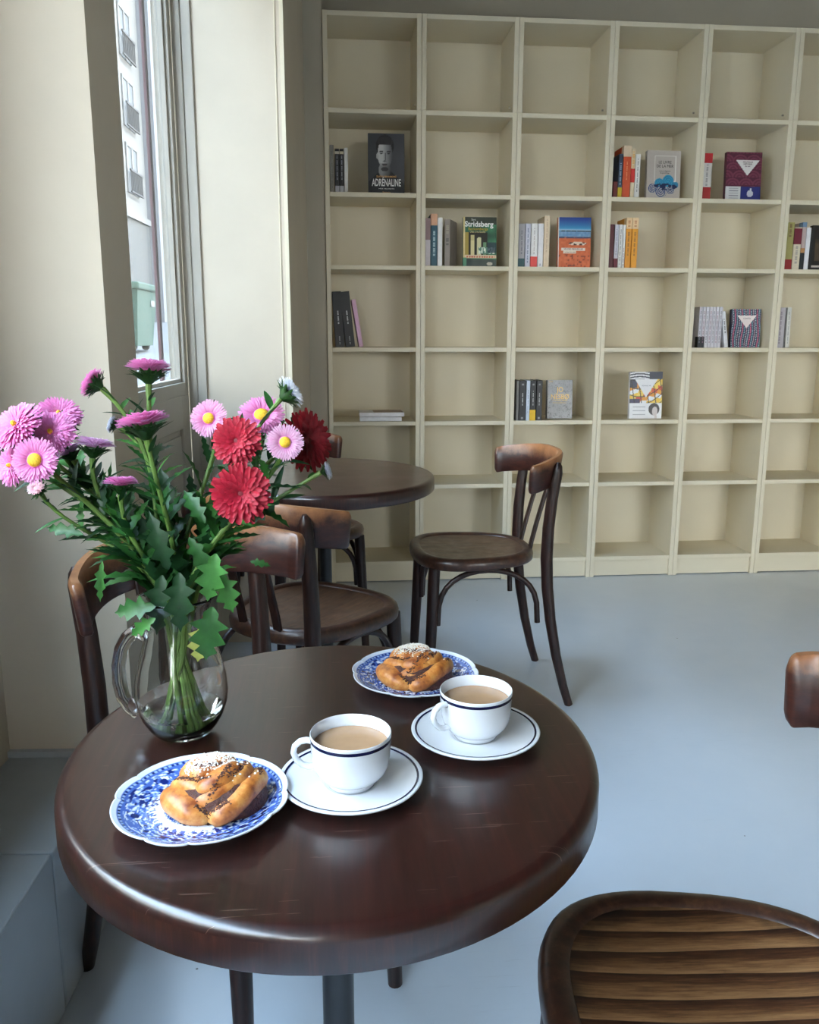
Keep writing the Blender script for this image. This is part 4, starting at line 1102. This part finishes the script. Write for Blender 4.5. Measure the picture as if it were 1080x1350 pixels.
PAL = {
    'pinkbig': ((240, 150, 208), (232, 104, 182)), 'pink': ((244, 166, 216), (228, 108, 184)), 'pinky': ((246, 190, 222), (232, 120, 190)),
    'lilac': ((240, 200, 230), (218, 154, 206)), 'bud': ((248, 214, 220), (240, 170, 190)), 'white': ((240, 240, 246), (214, 220, 238)),
    'red': ((200, 26, 58), (136, 6, 34)), 'darkred': ((150, 14, 30), (92, 2, 14)), 'rose': ((240, 196, 222), (222, 136, 190))}
def aster(kind, pos, rad, face, label, neck, foot, pal=None, nleaf=12, extra=(), seed=0, brown=False, cal=1.0):
    rnd = random.Random(seed * 17 + 5)
    org = Vector(foot)
    t = thing('aster', org, label, 'flower', 'asters in the glass pitcher')
    pos = Vector(pos); ax, e1, e2 = frame(face)
    light, deep = (lin(tuple(x / 255 for x in c)) for c in PAL[pal or kind])
    R_ = rad * 1.18
    disc = 0
    if kind == 'red': lay = [(1.0, 22, 4, 1.0), (.97, 22, 16, 1.0), (.90, 20, 30, 1.0), (.80, 18, 44, 1.0), (.66, 16, 56, 1.0), (.5, 12, 68, 1.0), (.34, 8, 78, 1)]; pw = .105; r0 = .10
    elif kind == 'pinky': lay = [(1.0, 44, 4, .34), (.98, 42, 12, .33), (.88, 38, 22, .32), (.70, 30, 34, .31)]; pw = .062; r0 = .30; disc = .34
    elif kind == 'pinkbig': lay = [(1.0, 46, 4, 0), (.98, 44, 14, 0), (.90, 42, 26, 0), (.78, 34, 38, 0), (.62, 28, 50, 0), (.44, 20, 62, 0)]; pw = .062; r0 = .14; disc = .11
    elif kind == 'bud': lay = [(.8, 22, 40, 0), (.8, 20, 58, 0), (.7, 14, 72, 0)]; pw = .10; r0 = .22
    else: lay = [(1.02, 42, 14, 0), (1.0, 42, 26, 0), (.95, 38, 40, 0), (.86, 32, 54, 0), (.74, 24, 66, 0), (.6, 16, 78, 0)]; pw = .066; r0 = .18; disc = .0 if kind == 'white' else .14
    m_ = MB(); cs = []
    for li, (rl, cnt, el, _) in enumerate(lay):
        for k in range(cnt):
            a = 2 * PI * (k + .5 * (li % 2) + rnd.uniform(-.25, .25)) / cnt
            e = math.radians(el + rnd.uniform(-7, 7)); ln = R_ * (rl - r0 * .6) * rnd.uniform(.90, 1.06)
            rd = e1 * cos(a) + e2 * sin(a); sd = ax.cross(rd)
            w = R_ * pw * rnd.uniform(.85, 1.15); n = 4
            vs = []; col = []
            st = pos + rd * (R_ * r0 * (1 - .12 * li) if kind != 'pinky' else R_ * r0) + ax * (R_ * (.02 * li))
            sh = rnd.uniform(-.15, .15)
            for i in range(n + 1):
                q = i / n
                ee = e * (1 - .55 * q) - .10 * q
                p = st + rd * (ln * q * cos(e * (1 - .35 * q))) + ax * (ln * sin(e) * q * (1 - .32 * q))
                ww = w * (.55 + .65 * q) if i < n else w * .45
                vs += [p - sd * ww + ax * ww * .35, p + ax * (-ww * .1), p + sd * ww + ax * ww * .35]
                cc = mixc(deep, light, q * .95 + sh + (.12 if kind == 'red' and li > 3 else 0)); col += [cc] * 3
            fs = []
            for i in range(n): fs += [(3 * i, 3 * i + 1, 3 * i + 4, 3 * i + 3), (3 * i + 1, 3 * i + 2, 3 * i + 5, 3 * i + 4)]
            m_.add([v - org for v in vs], fs); cs += col
    # solid heart so no gap shows between petals
    hr = [[pos + (e1 * cos(2 * PI * k / 12) + e2 * sin(2 * PI * k / 12)) * (R_ * .45 * r_) + ax * (R_ * h_) - org for k in range(12)] for r_, h_ in ((.9, -.05), (1.0, .05), (.8, .16), (.3, .22))]
    m_.rings(hr); cs += [deep] * 48
    bl = m_.build('bloom', M['petal'], t, smooth=True, angle=180, colors=cs)
    if disc:
        m_ = MB(); rr = []
        for r_, h_ in ((1.0, .05), (.98, .13), (.8, .22), (.5, .27), (.15, .285)):
            rr.append([pos + (e1 * cos(2 * PI * k / 20) + e2 * sin(2 * PI * k / 20)) * (R_ * disc * r_) + ax * (R_ * (h_ + (.10 if kind != 'pinky' else .04))) - org for k in range(20)])
        m_.rings(rr, True, True, True); m_.build('flower_disc', M['disc'], t, smooth=True, angle=180)
    # calyx
    m_ = MB(); cb = pos - ax * (R_ * .62)
    rr = [[cb + (e1 * cos(2 * PI * k / 12) + e2 * sin(2 * PI * k / 12)) * (R_ * r_) + ax * (R_ * h_) - org for k in range(12)] for r_, h_ in ((.10, -.02), (.24, .08), (.42, .30), (.50, .52), (.45, .60))]
    m_.rings(rr)
    for ring, (cnt, el, ln, st_) in enumerate(((11, 34, .80, .10), (12, 20, .92, .25), (10, 2, .80, .42))):
        for k in range(cnt):
            a = 2 * PI * (k + .5 * ring + rnd.uniform(-.2, .2)) / cnt; e = math.radians(el + rnd.uniform(-8, 8))
            rd = e1 * cos(a) + e2 * sin(a); d = rd * cos(e) + ax * sin(e)
            leaf(m_, cb + rd * (R_ * .22) + ax * (R_ * st_) - org, d, R_ * ln * cal * rnd.uniform(.8, 1.15), R_ * .12, 0, up=ax, curl=-.15, teeth=False)
    m_.build('calyx', M['calyx'], t, smooth=True, angle=180)
    # stem
    st0 = cb; nk = Vector(neck); L_ = (st0 - nk).length
    p1 = st0 - ax * (L_ * .30) - Vector((0, 0, L_ * .10)); p2 = nk + (nk - org).normalized() * (L_ * .38) + Vector((0, 0, L_ * .03))
    pts = []
    for i in range(15):
        q = i / 14
        pts.append(st0 * (1 - q) ** 3 + p1 * 3 * q * (1 - q) ** 2 + p2 * 3 * q * q * (1 - q) + nk * q ** 3)
    for q in (.33, .67, 1.0): pts.append(nk + (org - nk) * q)
    r_s = .0019 if kind in ('bud', 'white') else .0024
    m_ = MB(); m_.tube([p - org for p in pts], [r_s * 1.5] + [r_s * (1 + .22 * (i / 16)) for i in range(len(pts) - 1)], 8)
    m_.build('stem', M['stem'], t, smooth=True)
    # leaves up the stem
    m_ = MB()
    for i in range(nleaf):
        q = .06 + .92 * (i + rnd.random() * .8) / nleaf
        j = q * 14; a_ = min(int(j), 13); p = pts[a_].lerp(pts[a_ + 1], j - a_)
        tg = (pts[a_] - pts[a_ + 1]).normalized()
        ang = i * 2.4 + rnd.random() * .8
        _, f1, f2 = frame(tg); out = f1 * cos(ang) + f2 * sin(ang)
        big = .55 + .75 * q
        ln = rnd.uniform(.034, .056) * big; d = tg * rnd.uniform(.5, 1.1) + out * rnd.uniform(.5, 1.0)
        if q > .86: ln *= .8; d = tg * 1.0 + out * .5
        leaf(m_, p - org, d, ln, ln * rnd.uniform(.09, .15) * (1 + .5 * max(0, q - .5)), rnd.choice((0, 0, 1, 1, 2)), curl=rnd.uniform(-.1, .7), teeth=q > .3, up=tg * .3 + Vector((0, -.3, 1)))
    for b0, tp, w, mi in extra:
        b0, tp = Vector(b0), Vector(tp); d = tp - b0
        leaf(m_, b0 - org, d, d.length, d.length * w * .88, mi, curl=.5, up=Vector((.1, -1, .5)), lobed=True)
    m_.build('foliage', LM, t, smooth=True, angle=180)
    return t

FL = [
 ('pinkbig', (-0.3051, -2.8293, 1.0083), 0.0225, (-0.378, -0.684, 0.624), None, 'large bright pink aster, uppermost of the left cluster at the frame edge'),
 ('pinkbig', (-0.2845, -2.7687, 1.0131), 0.0200, (0.259, -0.638, 0.725), None, 'bright pink aster at the top right of the left cluster, beside the largest one'),
 ('pinkbig', (-0.2789, -2.8131, 0.9995), 0.0205, (0.022, -0.840, 0.541), None, 'bright pink aster in the middle of the left cluster, above the yellow-eyed one'),
 ('pinkbig', (-0.3140, -2.8263, 0.9693), 0.0175, (-0.605, -0.765, 0.223), None, 'bright pink aster facing left, lowest at the left frame edge'),
 ('pinky', (-0.2815, -2.8582, 0.9789), 0.0172, (-0.042, -0.967, 0.252), 'pink', 'bright pink aster with a small yellow eye facing us, front of the left cluster'),
 ('bud', (-0.2875, -2.8435, 0.9481), 0.0092, (-0.174, -0.705, 0.687), None, 'small pale pink opening bud below the left cluster'),
 ('lilac', (-0.2391, -2.8096, 0.9855), 0.0163, (0.160, 0.138, 0.977), None, 'pale lilac aster seen from the side, just right of the left cluster'),
 ('lilac', (-0.2700, -2.7878, 0.9770), 0.0120, (-0.417, -0.084, 0.905), None, 'faded small lilac aster half hidden behind the left cluster'),
 ('pink', (-0.2435, -2.7757, 1.0475), 0.0135, (-0.853, 0.135, 0.504), None, 'pink aster turned away to the left, on a tall stem before the dark pier'),
 ('pink', (-0.1884, -2.7680, 1.0605), 0.0193, (0.032, 0.152, 0.988), None, 'topmost pink aster, seen from the side against the window glass'),
 ('lilac', (-0.1818, -2.8406, 1.0107), 0.0210, (-0.198, 0.096, 0.975), 'pink', 'wide pink aster seen edge-on below the window corner, center of the bouquet'),
 ('pink', (-0.2077, -2.8403, 0.9509), 0.0137, (0.038, 0.102, 0.994), None, 'small flat pink aster seen edge-on, low in the middle among stems'),
 ('white', (-0.2270, -2.7760, 1.0045), 0.0078, (-0.944, 0.051, 0.327), None, 'small white aster bud on the tall stem left of the window'),
 ('pinky', (-0.1210, -2.8149, 1.0139), 0.0150, (-0.190, -0.941, 0.279), None, 'light pink aster with a wide yellow eye, leftmost of the right cluster'),
 ('pinky', (-0.0700, -2.7891, 1.0135), 0.0195, (-0.017, -0.723, 0.690), 'pink', 'pink aster tilted up with a yellow eye, between the white and upper red ones'),
 ('pinky', (-0.0420, -2.8680, 0.9950), 0.0140, (0.057, -0.953, 0.297), 'rose', 'pale rose aster with a mustard eye, between the two upper red ones'),
 ('red', (-0.0895, -2.8527, 0.9948), 0.0215, (-0.188, -0.930, 0.317), None, 'crimson aster facing us, upper of the two facing red ones'),
 ('red', (-0.0835, -2.8935, 0.9495), 0.0245, (0.007, -0.968, 0.251), None, 'large crimson aster, lowest bloom of the bouquet, above the chair back'),
 ('red', (-0.0245, -2.8180, 0.9897), 0.0275, (0.749, -0.625, 0.219), 'darkred', 'deep red aster turned to the right, rightmost large bloom'),
 ('white', (-0.0403, -2.7971, 1.0379), 0.0150, (0.780, 0.341, 0.525), None, 'white aster turned away at the top of the right cluster'),
 ('white', (-0.0028, -2.8371, 0.9616), 0.0078, (0.953, -0.139, 0.270), None, 'small white aster bud under the deep red bloom, before the far table'),
]
EX = {0: (((-.2456, -2.8469, .9018), (-.290, -2.8406, .9128), .16, 0),), 5: (((-.2245, -2.8641, .8784), (-.2305, -2.8727, .8343), .12, 2),),
      11: (((-.173, -2.8781, .8344), (-.2216, -2.8744, .8299), .24, 0), ((-.1732, -2.8804, .8234), (-.2034, -2.8814, .805), .22, 2)),
      7: (((-.168, -2.862, .862), (-.176, -2.880, .800), .22, 1), ((-.150, -2.868, .866), (-.150, -2.888, .806), .24, 1), ((-.140, -2.86, .90), (-.118, -2.875, .862), .2, 0)),
      17: (((-.1069, -2.9126, .8961), (-.1184, -2.9217, .8471), .28, 2), ((-.1127, -2.9127, .844), (-.1223, -2.9236, .7873), .30, 0), ((-.125, -2.885, .82), (-.135, -2.893, .775), .26, 3), ((-.105, -2.905, .875), (-.092, -2.915, .835), .28, 2)),
      18: (((-.0811, -2.8406, .9089), (-.048, -2.8374, .9395), .18, 1), ((-.0788, -2.8779, .8787), (-.058, -2.8806, .8751), .2, 0)),
      13: (((-.123, -2.866, .9154), (-.1448, -2.8563, .952), .2, 0),), 9: (((-.165, -2.80, .90), (-.175, -2.81, .965), .16, 1),), 10: (((-.16, -2.87, .87), (-.172, -2.885, .93), .18, 1),)}
for i, (kind, pos, rad, face, pal, lab) in enumerate(FL):
    # stems fan from the neck; the foot lands on the opposite side
    hx = (pos[0] - VX) / .16; hy = (pos[1] - VY) / .09
    rr = random.Random(i * 31 + 2)
    nx, ny = max(-1, min(1, hx)) * .017 + rr.uniform(-.005, .005), max(-1, min(1, hy)) * .015 + rr.uniform(-.006, .006)
    neck = (VX + nx, VY + ny, TZ + .140)
    fx, fy = -nx * 1.3 + rr.uniform(-.014, .014), -ny * 1.2 + rr.uniform(-.014, .014)
    fl_ = math.hypot(fx, fy)
    if fl_ > .027: fx, fy = fx * .027 / fl_, fy * .027 / fl_
    foot = (VX + fx, VY + fy, TZ + .0095)
    aster(kind, pos, rad, face, lab, neck, foot, pal, nleaf=24 if kind not in ('bud', 'white') else 12, extra=EX.get(i, ()), seed=i)

SUN = 7; SKY = 9
# ------------------------------------------------------------------ light: overcast sky through the street windows and the added rear one
sl = bpy.data.lights.new('sun', 'SUN'); sl.energy = SUN; sl.angle = math.radians(2); sl.color = (1.0, .93, .82)
so_ = bpy.data.objects.new('sun', sl); COL.objects.link(so_)
sd_ = (-Nv * .72 + Dv * .25 + Vector((0, 0, -.62))).normalized(); so_.rotation_euler = sd_.to_track_quat('-Z', 'Y').to_euler()
w = bpy.data.worlds.new('overcast_sky'); SC.world = w; w.use_nodes = True
nt = w.node_tree; bg = nt.nodes['Background']
tc = nt.nodes.new('ShaderNodeTexCoord'); sx = nt.nodes.new('ShaderNodeSeparateXYZ'); rp = nt.nodes.new('ShaderNodeValToRGB')
nt.links.new(tc.outputs['Generated'], sx.inputs[0])
mr = nt.nodes.new('ShaderNodeMapRange'); mr.inputs[1].default_value = -1; mr.inputs[2].default_value = 1
nt.links.new(sx.outputs['Z'], mr.inputs[0]); nt.links.new(mr.outputs[0], rp.inputs['Fac'])
el = rp.color_ramp.elements
el[0].position = .46; el[0].color = (.30, .29, .27, 1)
el[1].position = .52; el[1].color = (.98, .96, .93, 1)
e = el.new(.68); e.color = (.74, .87, 1.0, 1)
e = el.new(1.0); e.color = (.48, .71, 1.0, 1)
nt.links.new(rp.outputs['Color'], bg.inputs['Color']); bg.inputs['Strength'].default_value = SKY

def portal(c, sx_, sy_, rot):
    l = bpy.data.lights.new('daylight_portal', 'AREA'); l.shape = 'RECTANGLE'; l.size = sx_; l.size_y = sy_; l.cycles.is_portal = True
    o = bpy.data.objects.new('daylight_portal', l); COL.objects.link(o); o.location = c; o.rotation_euler = rot
for a, b in WX: portal(((a + b) / 2, YF - .2, (.35 + WT) / 2), b - a, WT - .35, (PI / 2, 0, 0))
rzf = -PI / 2 - fa
portal(S((-5.6 + WE) / 2, -.43, (SILL + LT) / 2), WE + 5.6, LT - SILL, (PI / 2, 0, rzf))
portal(S((SP1 + SQ) / 2, -.20, 1.72), SQ - SP1, 1.66, (PI / 2, 0, rzf))

vs_ = SC.view_settings
vs_.view_transform = 'Standard'; vs_.look = 'None'; vs_.gamma = 1.0; vs_.use_curve_mapping = False; vs_.exposure = 1.74
SC.cycles.max_bounces = 12; SC.cycles.diffuse_bounces = 6; SC.cycles.transmission_bounces = 12; SC.cycles.transparent_max_bounces = 16
SC.cycles.sample_clamp_indirect = 6.0
